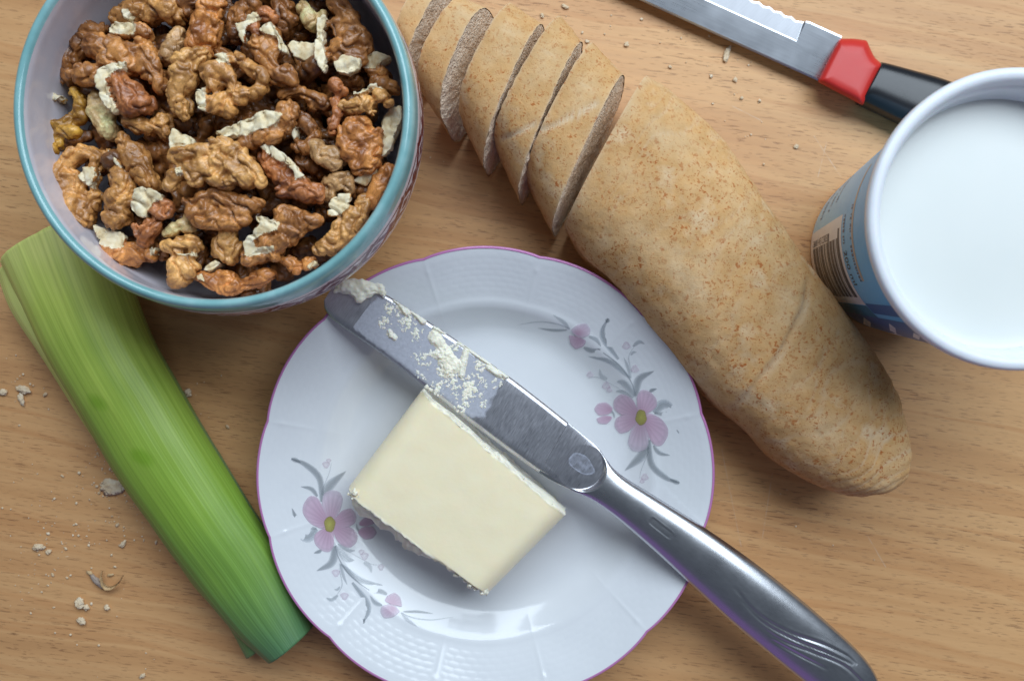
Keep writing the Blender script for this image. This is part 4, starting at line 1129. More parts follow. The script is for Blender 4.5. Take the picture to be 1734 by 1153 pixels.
# ------------------------------------------------------------------ bread knife at the top
def build_bread_knife():
    org = tuple(at(1430, 120, 0)[:2]) + (0.0,)
    root = empty('bread_knife', org)
    tag(root, 'serrated bread knife with red bolster and black handle behind the cup', 'knife')
    zb = 0.55
    # lower (straight) and upper (serrated) edges in photo coordinates, carried on past the frame
    lo = [(700, -172), (1080, 0), (1385, 138)]
    SB = rot_steel('bread_knife_steel', (0.56, 0.58, 0.62), 0.30, math.atan2(-140, 305), 0.5, 22, 0.02, .08, .15)
    SG = rot_steel('bread_knife_ground_steel', (0.42, 0.43, 0.46), 0.50, math.atan2(-140, 305) + 1.2, 0.7, 24, 0.06, .12, .25)
    d = np.array([305, 138.0]); d /= np.linalg.norm(d); nrm = np.array([d[1], -d[0]])
    P0 = np.array([1385.0, 138.0])
    def pt(s, w, z): p = P0 - d * s + nrm * w; return at(p[0], p[1], z + (w - 43) * .0042)
    W = 86.0; G = 40.0   # blade width and where the grind begins
    # flat body with a notch where the serrated grind begins
    th = 0.07
    ss = np.concatenate([np.linspace(-6, 60, 12), np.linspace(63, 560, 260)])
    Vt = []; nc = 6
    def edge(s):
        if s < 58: return W
        if s < 66: return W - 6 * (s - 58) / 8
        u = (s - 66) / 20.0; f = u - math.floor(u)
        return W - 7 + 3.5 * abs(f - 0.5) * 2 - 1.2
    ws = [0.0, 2.0, 20.0, G + 4, None, None]
    V = []
    for s in ss:
        e = edge(s); g = (s > 62)
        for w, z in ((0, -th * .2), (0.8, th * .6), (4, th), (G + 6 if g else 46, th), ((G + 8) if g else 48, th - (0.01 if g else 0)), (e - 3, th * (.25 if g else 1.0)), (e, 0.0 if g else th * .8), (e - 1, -th * .6 if not g else -.01), (46, -th), (3, -th)):
            V.append(pt(s, w, zb + z))
    n = 10
    F = grid_faces(len(ss), n) + [tuple(range(n))[::-1], tuple(range((len(ss) - 1) * n, len(ss) * n))]
    o = mk('blade', V, F, SB, org, root, smooth=False)
    o.data.materials.append(SG)
    bm = bmesh.new(); bm.from_mesh(o.data); bmesh.ops.recalc_face_normals(bm, faces=bm.faces); bm.to_mesh(o.data); bm.free()
    for p in o.data.polygons:
        i = p.index
        if i < (len(ss) - 1) * n and (i % n) == 4 and i // n >= 12: p.material_index = 1
    # bolster: faceted red plastic
    RED = simple('red_plastic', (0.56, 0.022, 0.016), 0.42); BLK = simple('black_plastic', (0.010, 0.011, 0.014), 0.26)
    bo = [(1421, 66), (1445, 66), (1468, 69), (1474, 84), (1481, 98), (1496, 111), (1488, 126), (1477, 148), (1468, 168), (1461, 180), (1440, 168), (1412, 154), (1384, 139), (1396, 114), (1408, 90)]
    def pillow(name, ol, levels, mat, n=110, sm=1):
        V = []
        for z, ins in levels:
            q = resample_closed(np.array(ol, float), n, sm)
            t = np.roll(q, -1, 0) - np.roll(q, 1, 0); t /= np.linalg.norm(t, axis=1)[:, None]; nn = np.stack([-t[:, 1], t[:, 0]], 1)
            if ((q - q.mean(0)) * nn).sum() > 0: nn = -nn
            c = q.mean(0); q = c + (q - c) * (1 - ins / 40.0)
            V.append(np.array([at(p[0], p[1], z) for p in q]))
        nl = len(levels); V = np.vstack(V); F = grid_faces(nl, n) + [tuple(range(n))[::-1], tuple(range((nl - 1) * n, nl * n))]
        o = mk(name, V, F, mat, org, root)
        bm = bmesh.new(); bm.from_mesh(o.data); bmesh.ops.recalc_face_normals(bm, faces=bm.faces); bm.to_mesh(o.data); bm.free()
        return o
    pillow('bolster', bo, [(0.06, 5), (0.2, 1.0), (0.5, 0), (0.80, 0.5), (0.95, 2.2), (1.06, 7), (1.10, 11), (1.11, 20), (1.11, 30), (1.11, 39.5)], RED)
    # tapering round handle
    up = [(1488, 109), (1500, 112), (1545, 124), (1590, 137), (1650, 160), (1720, 190), (1790, 225), (1840, 255), (1868, 280)]
    lw = [(1452, 176), (1464, 181), (1510, 203), (1560, 226), (1625, 250), (1695, 275), (1765, 300), (1815, 312), (1850, 305)]
    hh = [.50, .54, .56, .58, .60, .60, .56, .46, .2]
    ns, nf = 90, 60
    U = crom(np.array(up, float), ns); L = crom(np.array(lw, float), ns); H = crom(np.array([[h] for h in hh]), ns)[:, 0]
    ph = np.linspace(0, 2 * math.pi, nf, endpoint=False); V = []
    for i in range(ns):
        a = at(*U[i], .58)[:2]; b = at(*L[i], .58)[:2]; c = (a + b) / 2; w = (a - b) / 2
        cs, sn = np.cos(ph), np.sin(ph)
        x = np.sign(cs) * np.abs(cs) ** .7; z = np.sign(sn) * np.abs(sn) ** .7
        V.append(np.stack([c[0] + x * w[0], c[1] + x * w[1], .62 + z * H[i]], 1))
    V = np.vstack(V); F = grid_faces(ns, nf) + [tuple(range(nf))[::-1], tuple(range((ns - 1) * nf, ns * nf))]
    o = mk('handle', V, F, BLK, org, root)
    bm = bmesh.new(); bm.from_mesh(o.data); bmesh.ops.recalc_face_normals(bm, faces=bm.faces); bm.to_mesh(o.data); bm.free()
build_bread_knife()
# ------------------------------------------------------------------ walnuts
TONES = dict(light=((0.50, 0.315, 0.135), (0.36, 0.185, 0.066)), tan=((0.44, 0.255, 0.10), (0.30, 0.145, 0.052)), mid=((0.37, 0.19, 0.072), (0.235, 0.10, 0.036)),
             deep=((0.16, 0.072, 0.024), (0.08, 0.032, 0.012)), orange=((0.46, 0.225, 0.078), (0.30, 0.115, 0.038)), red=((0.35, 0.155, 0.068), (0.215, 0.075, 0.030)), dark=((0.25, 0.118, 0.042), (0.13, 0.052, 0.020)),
             yellow=((0.45, 0.29, 0.055), (0.21, 0.095, 0.020)), cream=((0.66, 0.55, 0.36), (0.52, 0.39, 0.21)), grey=((0.42, 0.29, 0.165), (0.30, 0.18, 0.09)))
def mat_walnut(tone):
    hi, lo = [tuple(min(.85, c * 1.12) for c in (q[0] * 1.16, q[1] * .98, q[2] * .74)) for q in TONES[tone]]
    m = NT('walnut_skin_' + tone)
    oi = m.new('ShaderNodeObjectInfo')
    co0 = m.coord()
    ad = m.new('ShaderNodeVectorMath'); ad.operation = 'ADD'; sc = m.new('ShaderNodeVectorMath'); sc.operation = 'SCALE'
    cb = m.new('ShaderNodeCombineXYZ')
    for i in range(3): m.l(oi.outputs['Random'], cb.inputs[i])
    m.l(cb.outputs[0], sc.inputs[0]); sc.inputs['Scale'].default_value = 40; m.l(co0, ad.inputs[0]); m.l(sc.outputs[0], ad.inputs[1])
    co = ad.outputs[0]
    n = m.noise(co, 1.5, 5, 0.62, 0.5)
    col = m.ramp(n, [(0.34, tuple(x * .72 for x in lo)), (0.48, tuple((a + b) / 2 for a, b in zip(hi, lo))), (0.62, tuple(min(.9, x * 1.38) for x in hi))])
    # papery veins
    wv = m.noise(co, 2.2, 3, .5, 1.6)
    vein = m.ramp(m.math('ABSOLUTE', m.math('SUBTRACT', wv, 0.5)), [(0.0, 1.0), (0.028, 0.0)])
    wv2 = m.noise(co, 4.2, 3, .5, 1.2)
    vein2 = m.ramp(m.math('ABSOLUTE', m.math('SUBTRACT', wv2, 0.5)), [(0.0, .8), (0.030, 0.0)])
    v = m.math('MAXIMUM', vein, vein2)
    col = m.mix(m.math('MULTIPLY', v, 0.42), col, tuple(x * 0.45 for x in lo))
    sp = m.ramp(m.noise(co, 8, 4, .6), [(0.35, (0.80, 0.78, 0.76)), (0.65, (1.15, 1.15, 1.14))])
    col = m.mix(0.6, col, sp, 'MULTIPLY')
    h = m.math('ADD', m.math('MULTIPLY', m.noise(co, 5, 4, .6, .6), 1.0), m.math('ADD', m.math('MULTIPLY', v, -0.35), m.math('MULTIPLY', m.noise(co, 22, 3, .6), 0.3)))
    return m.set(col=col, rough=m.math('ADD', 0.27, m.math('MULTIPLY', n, 0.14)), spec=0.6, normal=m.bump(h, 0.30, 0.035))
WM = {t: mat_walnut(t) for t in TONES}
def mat_walnut_flesh():
    m = NT('walnut_flesh')
    co = m.coord()
    n = m.noise(co, 2.6, 5, 0.6)
    col = m.ramp(n, [(0.28, (0.56, 0.38, 0.18)), (0.42, (0.76, 0.62, 0.38)), (0.62, (0.85, 0.76, 0.56))])
    sk = m.ramp(m.noise(co, 1.7, 4, .65), [(0.64, 0.0), (0.70, .8)])
    col = m.mix(sk, col, (0.30, 0.15, 0.06))
    h = m.math('ADD', m.noise(co, 5, 5, .7), m.math('MULTIPLY', m.voro(co, 8), .6))
    return m.set(col=col, rough=0.5, spec=0.35, sss=.15, sssr=(1, .8, .5), ssss=.002, normal=m.bump(h, 0.45, 0.04))
FLESH = mat_walnut_flesh()

# each piece: label, tone, lift (cm), strokes [(x,y,r)...] in photo pixels, broken pale faces [polygon]
W = [
 ('dark brown walnut piece against the upper left wall of the bowl', 'dark', -.05, [[(152, 54, 17), (132, 84, 18), (119, 110, 15), (116, 132, 12)], [(165, 60, 12), (175, 50, 10)]], []),
 ('large glossy brown walnut half with two thick curls, upper left of the bowl', 'mid', .35, [[(163, 78, 20), (185, 82, 22), (212, 95, 21), (218, 112, 15)], [(128, 126, 13), (148, 128, 18), (166, 131, 15)], [(240, 75, 14), (252, 100, 15), (262, 130, 15), (273, 146, 13)], [(235, 92, 14), (246, 122, 14)], [(190, 105, 18), (180, 118, 14)]], []),
 ('reddish walnut piece edged by a white crescent, left of centre', 'red', .55, [[(203, 142, 17), (212, 160, 20), (222, 175, 21)], [(224, 160, 18), (238, 172, 17), (243, 182, 12)], [(215, 148, 15), (230, 150, 10)]], [[(220, 112), (204, 110), (180, 119), (170, 138), (174, 159), (185, 180), (199, 197), (206, 187), (194, 164), (188, 141), (198, 131), (218, 126)]]),
 ('skinless cream walnut chunk below the white crescent piece', 'cream', .0, [[(160, 168, 14), (163, 188, 15), (172, 205, 15), (182, 218, 16)], [(176, 176, 10), (184, 196, 11)]], []),
 ('yellow and dark brown walnut piece touching the left bowl wall', 'yellow', .1, [[(128, 160, 9), (139, 174, 10), (132, 186, 9)], [(140, 196, 10), (126, 200, 11), (112, 208, 10)], [(98, 214, 12), (116, 226, 12), (131, 224, 9)], [(86, 232, 10), (76, 249, 10), (92, 258, 9), (99, 244, 9)]], [[(77, 162), (94, 159), (112, 166), (105, 172), (91, 174), (82, 180), (75, 173)], [(66, 170), (73, 172), (77, 200), (78, 217), (70, 202)]]),
 ('smooth tan S-shaped walnut piece left of the bowl centre', 'light', .5, [[(346, 93, 11), (330, 98, 15), (313, 104, 19), (303, 120, 18)], [(306, 140, 18), (297, 158, 17), (304, 178, 16), (311, 192, 11)], [(322, 120, 14), (318, 140, 12)]], []),
 ('golden walnut piece at the top edge of the picture', 'tan', .15, [[(200, 30, 14), (224, 20, 20), (250, 25, 17)], [(262, 8, 18), (280, 14, 22), (300, 25, 15)], [(240, 6, 14)]], [[(216, 25), (225, 23), (234, 34), (226, 41), (217, 37)]]),
 ('cut white walnut block near the top left of the heap', 'mid', .3, [[(238, 50, 11), (246, 55, 10)], [(205, 55, 10), (222, 56, 10)]], [[(188, 46), (200, 40), (232, 40), (236, 50), (229, 63), (210, 61), (189, 58)]]),
 ('dull tan walnut piece between the golden and the S-shaped pieces', 'grey', .0, [[(302, 54, 11), (292, 74, 14), (281, 92, 14)], [(305, 72, 10), (298, 88, 10)]], []),
 ('crinkled reddish walnut piece in the upper middle of the heap', 'orange', .3, [[(352, 14, 14), (342, 42, 14), (331, 64, 12), (325, 80, 10)], [(362, 36, 16), (357, 66, 16), (350, 84, 12)], [(370, 14, 12), (378, 8, 9)], [(340, 22, 10), (332, 46, 9)]], []),
 ('brown walnut lobes under the white crescent piece', 'tan', .0, [[(220, 205, 14), (240, 214, 14), (262, 214, 14)], [(275, 203, 12), (279, 224, 11)]], []),
 ('big arched walnut half with a white chip, lower left wall', 'tan', .2, [[(114, 274, 14), (128, 260, 13), (146, 255, 12), (161, 266, 12)], [(108, 288, 16), (106, 312, 17), (117, 336, 18), (130, 356, 20), (142, 372, 15)], [(156, 350, 14), (160, 332, 12)], [(132, 300, 14), (130, 330, 15)], [(160, 284, 10)]], [[(139, 298), (146, 287), (168, 288), (171, 303), (161, 320), (147, 313)]]),
 ('upright brown walnut half with a narrow white slit, lower left', 'tan', .3, [[(183, 260, 9), (194, 280, 12), (204, 300, 18), (214, 318, 16)], [(202, 335, 20), (195, 356, 18), (190, 374, 15), (206, 364, 14)], [(220, 340, 11)]], [[(189, 255), (211, 279), (212, 288), (197, 274)]]),
 ('cone-shaped tan walnut piece behind the upright half', 'tan', .1, [[(210, 232, 9), (214, 250, 14), (226, 272, 17), (244, 298, 17), (258, 312, 12)], [(226, 250, 11), (244, 276, 13)]], []),
 ('bright white broken walnut chip at lower left', 'red', .55, [[(282, 350, 12), (276, 364, 11), (262, 356, 9)]], [[(233, 323), (251, 319), (279, 331), (276, 341), (261, 346), (254, 356), (249, 370), (236, 366), (223, 353), (226, 338)]]),
 ('smooth red-brown walnut nub below the bright white chip', 'red', .5, [[(266, 371, 10), (258, 384, 14), (247, 394, 14), (243, 410, 11)], [(232, 384, 8), (234, 398, 8)]], []),
 ('orange walnut piece with a broad white face near the lower left rim', 'orange', .1, [[(184, 425, 10), (205, 434, 14), (225, 425, 14), (240, 430, 13), (256, 430, 11)], [(210, 420, 11), (222, 440, 10)]], [[(163, 383), (171, 381), (186, 391), (211, 393), (216, 403), (213, 419), (196, 421), (178, 416)], [(257, 424), (264, 418), (269, 422), (266, 432), (258, 434)]]),
 ('pale antler-shaped walnut chip left of the bottom middle', 'cream', .1, [[(318, 360, 5), (315, 375, 7), (296, 385, 9), (280, 395, 7)], [(312, 386, 7), (325, 388, 6)]], []),
 ('light tan two-lobed walnut piece near the bottom rim', 'light', .25, [[(284, 418, 11), (304, 415, 15), (325, 412, 14), (335, 421, 8)], [(318, 438, 12), (300, 450, 16), (316, 455, 17), (300, 472, 15), (290, 478, 9)], [(330, 452, 9)]], [[(300, 431), (332, 428), (336, 436), (318, 434)]]),
 ('largest crinkled light walnut half in the middle of the bowl', 'light', .7, [[(298, 264, 14), (320, 260, 13), (346, 256, 13)], [(310, 290, 13), (330, 286, 12), (346, 282, 11)], [(286, 314, 12), (294, 300, 13)], [(364, 246, 14), (386, 250, 16), (404, 257, 14)], [(370, 274, 16), (392, 288, 16), (412, 300, 18), (432, 296, 13)], [(440, 306, 12), (422, 284, 14), (410, 270, 12)], [(364, 300, 15), (384, 308, 14)], [(338, 270, 12), (352, 292, 12)], [(330, 304, 13)]], [[(300, 286), (309, 284), (313, 296), (305, 301)]]),
 ('layered brown walnut half under the large crinkled one', 'mid', .4, [[(314, 340, 8), (326, 343, 8)], [(368, 332, 14), (390, 340, 14), (420, 345, 14), (441, 345, 8)], [(330, 360, 16), (346, 374, 14), (370, 376, 14), (395, 378, 12), (415, 371, 10)], [(345, 338, 15), (352, 358, 14)], [(385, 358, 13), (410, 360, 11)]], []),
 ('small pale yellow walnut piece near the bottom middle', 'light', .1, [[(386, 394, 12), (374, 408, 13), (369, 425, 12)], [(385, 436, 12), (401, 414, 10)], [(384, 418, 10)]], []),
 ('thin white walnut sliver by the bottom rim', 'cream', .15, [[(352, 456, 4), (366, 448, 5)]], [[(343, 456), (364, 440), (376, 447), (356, 461)]]),
 ('long orange walnut piece lying along the bottom rim', 'orange', .1, [[(345, 470, 11), (360, 478, 13), (380, 485, 13), (401, 483, 14)], [(418, 480, 12), (438, 471, 14), (456, 464, 10)], [(388, 470, 13), (370, 466, 10)]], [[(338, 468), (346, 466), (352, 478), (342, 476)]]),
 ('large brown walnut piece with a white heart-shaped break', 'mid', .45, [[(474, 364, 15), (496, 370, 20), (520, 375, 16), (541, 372, 9)], [(482, 400, 19), (456, 416, 18), (430, 430, 16), (420, 440, 12)], [(504, 390, 14), (446, 396, 14)], [(462, 432, 11)]], [[(418, 411), (443, 386), (438, 371), (450, 367), (476, 381), (473, 393), (445, 402), (436, 409), (438, 419), (468, 416), (466, 424), (423, 434)]]),
 ('red-brown walnut piece with a long white upper edge, right of centre', 'red', .4, [[(450, 266, 13), (460, 284, 16), (480, 300, 17)], [(500, 316, 20), (520, 325, 18), (536, 330, 13)], [(480, 322, 13), (541, 318, 9)]], [[(445, 253), (461, 248), (486, 263), (501, 280), (523, 300), (503, 307), (501, 293), (478, 278)]]),
 ('pale ribbed crescent walnut piece at the lower right rim', 'light', .3, [[(616, 340, 12), (607, 364, 14), (595, 385, 15), (576, 401, 16), (556, 415, 15), (540, 422, 12)], [(598, 362, 11), (576, 386, 12)]], [[(561, 343), (576, 331), (596, 331), (592, 356), (579, 366), (559, 366)]]),
 ('small orange walnut piece wedged at the bottom right rim', 'orange', .0, [[(481, 440, 9), (495, 446, 12), (500, 457, 11)], [(518, 446, 10), (528, 440, 8)]], [[(522, 452), (534, 441), (540, 447), (526, 458)]]),
 ('orange walnut piece against the right bowl wall', 'orange', .1, [[(657, 286, 11), (647, 308, 14), (636, 330, 14), (630, 346, 10)], [(640, 302, 10)]], []),
 ('fan-ribbed orange walnut half on the right side', 'orange', .45, [[(612, 214, 17), (592, 226, 15), (580, 244, 13)], [(640, 226, 11), (612, 240, 15), (588, 262, 15)], [(636, 236, 12), (618, 262, 15), (604, 282, 13)], [(640, 250, 11), (630, 272, 13), (622, 286, 10)], [(600, 205, 12), (584, 220, 11)]], []),
 ('broad white walnut slab at the right bowl wall', 'cream', .3, [[(660, 206, 9), (660, 230, 9), (654, 252, 8)]], [[(644, 206), (658, 187), (679, 183), (679, 211), (668, 234), (663, 253), (647, 267), (642, 246), (649, 225)]]),
 ('light brown walnut piece with a white top ridge, upper right', 'light', .65, [[(585, 180, 12), (605, 183, 14), (626, 176, 12)], [(643, 164, 12), (661, 176, 8)], [(630, 190, 9), (612, 170, 10)]], [[(598, 162), (637, 143), (651, 155), (635, 152), (607, 166)]]),
 ('brown walnut lump touching the upper right wall', 'mid', .1, [[(638, 140, 14), (665, 150, 12)], [(650, 134, 10)]], []),
 ('narrow upright walnut piece right of centre', 'red', .35, [[(568, 144, 12), (580, 154, 10)], [(566, 174, 11), (572, 188, 10), (566, 204, 11), (564, 221, 11)]], []),
 ('dark knobbly walnut piece lying level right of centre', 'mid', .0, [[(480, 160, 10), (504, 155, 11), (526, 165, 12), (546, 175, 12)], [(530, 180, 9)]], []),
 ('large dark walnut half with a long white slab, top right', 'mid', .4, [[(572, 8, 17), (590, 28, 16), (597, 46, 14), (572, 42, 12)], [(583, 78, 22), (605, 60, 18), (616, 80, 14), (592, 100, 17)], [(578, 60, 14), (568, 96, 13)], [(612, 100, 12)]], [[(541, 42), (551, 33), (556, 37), (552, 59), (554, 94), (559, 117), (553, 131), (539, 105), (539, 66)], [(570, 112), (585, 100), (612, 106), (611, 122), (592, 133), (573, 128)]]),
 ('rounded cream walnut piece at the top right', 'cream', .2, [[(514, 14, 14), (525, 35, 13), (522, 24, 12)], [(546, 24, 8)]], []),
 ('dark brown walnut piece at the top middle', 'dark', .1, [[(478, 5, 16), (484, 25, 16), (480, 46, 14)], [(496, 34, 12)]], []),
 ('oval white walnut chip between two dark pieces, upper right', 'cream', .2, [[(503, 88, 10), (522, 92, 10)]], [[(490, 80), (499, 73), (537, 77), (539, 103), (513, 105), (495, 94)]]),
 ('walnut piece with a folded white slab and red-brown top, upper middle', 'red', .4, [[(448, 24, 14), (462, 31, 11)], [(430, 44, 10), (436, 56, 9)]], [[(401, 45), (434, 26), (443, 35), (421, 54), (418, 77), (410, 68)]]),
 ('brown walnut piece with a white strip along its right side, upper middle', 'mid', .5, [[(434, 74, 15), (446, 85, 14), (464, 58, 11)], [(456, 105, 14), (470, 130, 14), (486, 124, 14), (496, 140, 9)], [(442, 100, 12), (466, 90, 12)]], [[(441, 54), (462, 42), (490, 87), (490, 97), (475, 91), (470, 68), (452, 62)]]),
 ('deeply curled C-shaped walnut half above the bowl centre', 'tan', .65, [[(362, 142, 14), (355, 126, 14), (370, 115, 12), (385, 125, 11), (394, 145, 12), (404, 164, 14)], [(424, 157, 13), (440, 146, 12), (445, 130, 12), (430, 120, 11), (411, 106, 12), (396, 95, 11)], [(364, 178, 16), (377, 170, 14)], [(392, 170, 13), (384, 188, 12)]], [[(368, 100), (384, 89), (390, 110), (376, 112)], [(335, 155), (350, 152), (354, 192), (336, 185)]]),
 ('walnut piece topped by a long crumbly white strip, centre right', 'mid', .6, [[(480, 185, 13), (496, 180, 11), (490, 200, 14)], [(466, 226, 12), (440, 236, 12), (412, 243, 9)], [(481, 216, 10), (455, 210, 10)]], [[(367, 225), (398, 213), (452, 190), (478, 199), (466, 218), (445, 222), (424, 230), (391, 234), (377, 234)]]),
 ('brown arched walnut piece right of the crumbly white strip', 'dark', .15, [[(508, 204, 13), (524, 214, 13), (531, 235, 12), (521, 252, 12), (500, 246, 10)]], [[(492, 222), (506, 216), (506, 232), (499, 243)]]),
 ('greyish wrinkled walnut piece beside the fan-ribbed half', 'grey', .3, [[(530, 243, 10), (540, 259, 14), (554, 271, 13), (569, 282, 12)], [(556, 254, 10), (579, 267, 10)]], []),
 ('light walnut lobe behind the pale ribbed crescent', 'grey', .25, [[(558, 310, 14), (580, 304, 15), (592, 319, 10)], [(554, 330, 12)]], []),
 ('triangular white walnut shard near the right wall', 'cream', .15, [[(620, 302, 6)]], [[(598, 307), (635, 280), (639, 290), (620, 314)]]),
 ('dark walnut piece with folds in the top middle', 'dark', .15, [[(396, 60, 12), (395, 38, 12), (410, 16, 14), (430, 9, 12)], [(412, 42, 12), (420, 60, 10)]], []),
 ('square white walnut chunk on the left of the large crinkled half', 'cream', .6, [[(300, 240, 8), (314, 244, 8)]], [[(287, 234), (293, 218), (326, 234), (328, 246), (304, 251), (290, 260)]]),
 ('dark walnut piece at the top edge left of the middle', 'dark', .0, [[(308, 8, 12), (330, 5, 12)], [(320, 22, 10)]], []),
 ('rough white walnut chip beside the upper right wall', 'mid', .2, [[(630, 120, 10), (646, 124, 10)]], [[(619, 98), (633, 89), (665, 101), (651, 108), (635, 117), (616, 117)]]),
]
def heap_z(px, py):
    d = math.hypot(px - 385, py - 213) / 300.0
    return 5.05 - 0.60 * min(1.25, d) ** 2
VOX = 0.038
def add_prism(bm, poly, zt, tilt, thick=.55):
    rg = resample_closed(np.array(poly), 30); n = 30; c = rg.mean(0); vs = []
    for s, z in ((0.85, zt - thick), (1.0, zt - .08), (0.97, zt)):
        vs.append([bm.verts.new((*(c + (q - c) * s), z + ((q - c) * s) @ np.array(tilt))) for q in rg])
    area = sum(rg[k][0] * rg[(k + 1) % n][1] - rg[(k + 1) % n][0] * rg[k][1] for k in range(n)); fl = area < 0
    def face(l): bm.faces.new(l[::-1] if fl else l)
    for a, b in ((0, 1), (1, 2)):
        for k in range(n): face([vs[a][k], vs[a][(k + 1) % n], vs[b][(k + 1) % n], vs[b][k]])
    face(vs[2]); face(vs[0][::-1])
def temp_blob(spheres, vox, prisms=()):
    bm = bmesh.new()
    for pr in prisms: add_prism(bm, *pr)
    for (x, y, z, r, sz) in spheres:
        ret = bmesh.ops.create_icosphere(bm, subdivisions=2, radius=1.0)
        for v in ret['verts']: v.co = Vector((x + v.co.x * r, y + v.co.y * r, z + v.co.z * r * sz))
    me = bpy.data.meshes.new('tmp'); bm.to_mesh(me); bm.free()
    o = link(bpy.data.objects.new('tmp', me))
    md = o.modifiers.new('r', 'REMESH'); md.mode = 'VOXEL'; md.voxel_size = vox
    sm = o.modifiers.new('s', 'SMOOTH'); sm.factor = 0.5; sm.iterations = 2
    return o
def temp_prism(poly, zt, thick, tilt, vox):
    rg = resample_closed(np.array(poly), 40); n = 40
    c = rg.mean(0); V = []
    for s, z in ((0.80, zt - thick), (0.97, zt - thick * .4), (1.0, zt - .06), (0.93, zt)):
        for q in rg:
            p = c + (q - c) * s; V.append((p[0], p[1], z + (p[0] - c[0]) * tilt[0] + (p[1] - c[1]) * tilt[1]))
    F = grid_faces(4, n) + [tuple(range(n))[::-1], tuple(range(3 * n, 4 * n))]
    me = bpy.data.meshes.new('tmp'); me.from_pydata(V, [], F)
    bm = bmesh.new(); bm.from_mesh(me); bmesh.ops.triangulate(bm, faces=bm.faces); bmesh.ops.recalc_face_normals(bm, faces=bm.faces); bm.to_mesh(me); bm.free()
    o = link(bpy.data.objects.new('tmp', me))
    md = o.modifiers.new('r', 'REMESH'); md.mode = 'VOXEL'; md.voxel_size = vox
    return o
def eval_arrays(o, dg):
    me = bpy.data.meshes.new_from_object(o.evaluated_get(dg))
    V = np.zeros(len(me.vertices) * 3); me.vertices.foreach_get('co', V); V = V.reshape(-1, 3)
    F = [tuple(p.vertices) for p in me.polygons]
    bpy.data.meshes.remove(me)
    return V, F
def wrinkle(V, F, seed, amp=1.0):
    N = normals_of(V, F)
    # domain-warped ridges read as convoluted kernel skin
    w = V + 0.26 * np.stack([pn(V, 2.0, seed), pn(V, 2.0, seed + 1), pn(V, 2.0, seed + 2)], 1)
    rid = 1 - np.abs(pn(w, 1.7, seed + 3)) * 3.6
    rid2 = 1 - np.abs(pn(w, 3.4, seed + 7)) * 3.4
    rid3 = 1 - np.abs(pn(w, 7.0, seed + 9)) * 3.0
    d = amp * (fbm(V, 1.1, seed + 5, 2) * 0.08 - np.exp(-(pn(w, 1.55, seed + 3) / .075) ** 2) * 0.105 - np.exp(-(pn(w, 3.0, seed + 7) / .085) ** 2) * 0.040 - np.clip(rid3, 0, 1) ** 2 * 0.003)
    return V + N * d[:, None]
def strokes_to_spheres(strokes, z0, rr, dens=0.55):
    sp = []
    for k, st in enumerate(strokes):
        st = [(x, y, r) for x, y, r in st]
        # a little in-and-out along the lobe gives the beaded look of a kernel
        pts = np.array(st, float)
        if len(pts) > 1:
            L = np.linalg.norm(np.diff(pts[:, :2], axis=0), axis=1).sum(); n = max(len(pts), int(L / (pts[:, 2].mean() * dens)) + 1)
            pts = crom(pts, n)
        zo = rr.uniform(-.06, .06)
        for i, (x, y, r) in enumerate(pts):
            kk = kz(z0); R = r * kk * rr.uniform(1.10, 1.24)
            p = at(x + rr.uniform(-1, 1), y + rr.uniform(-1, 1), z0)
            sp.append((p[0], p[1], z0 + zo + rr.uniform(-.03, .03), R, 1.0))
            # body below the ridge
            sp.append((p[0] + rr.uniform(-.05, .05), p[1] + rr.uniform(-.05, .05), z0 + zo - R * .75, R * .92, 1.0))
    return sp
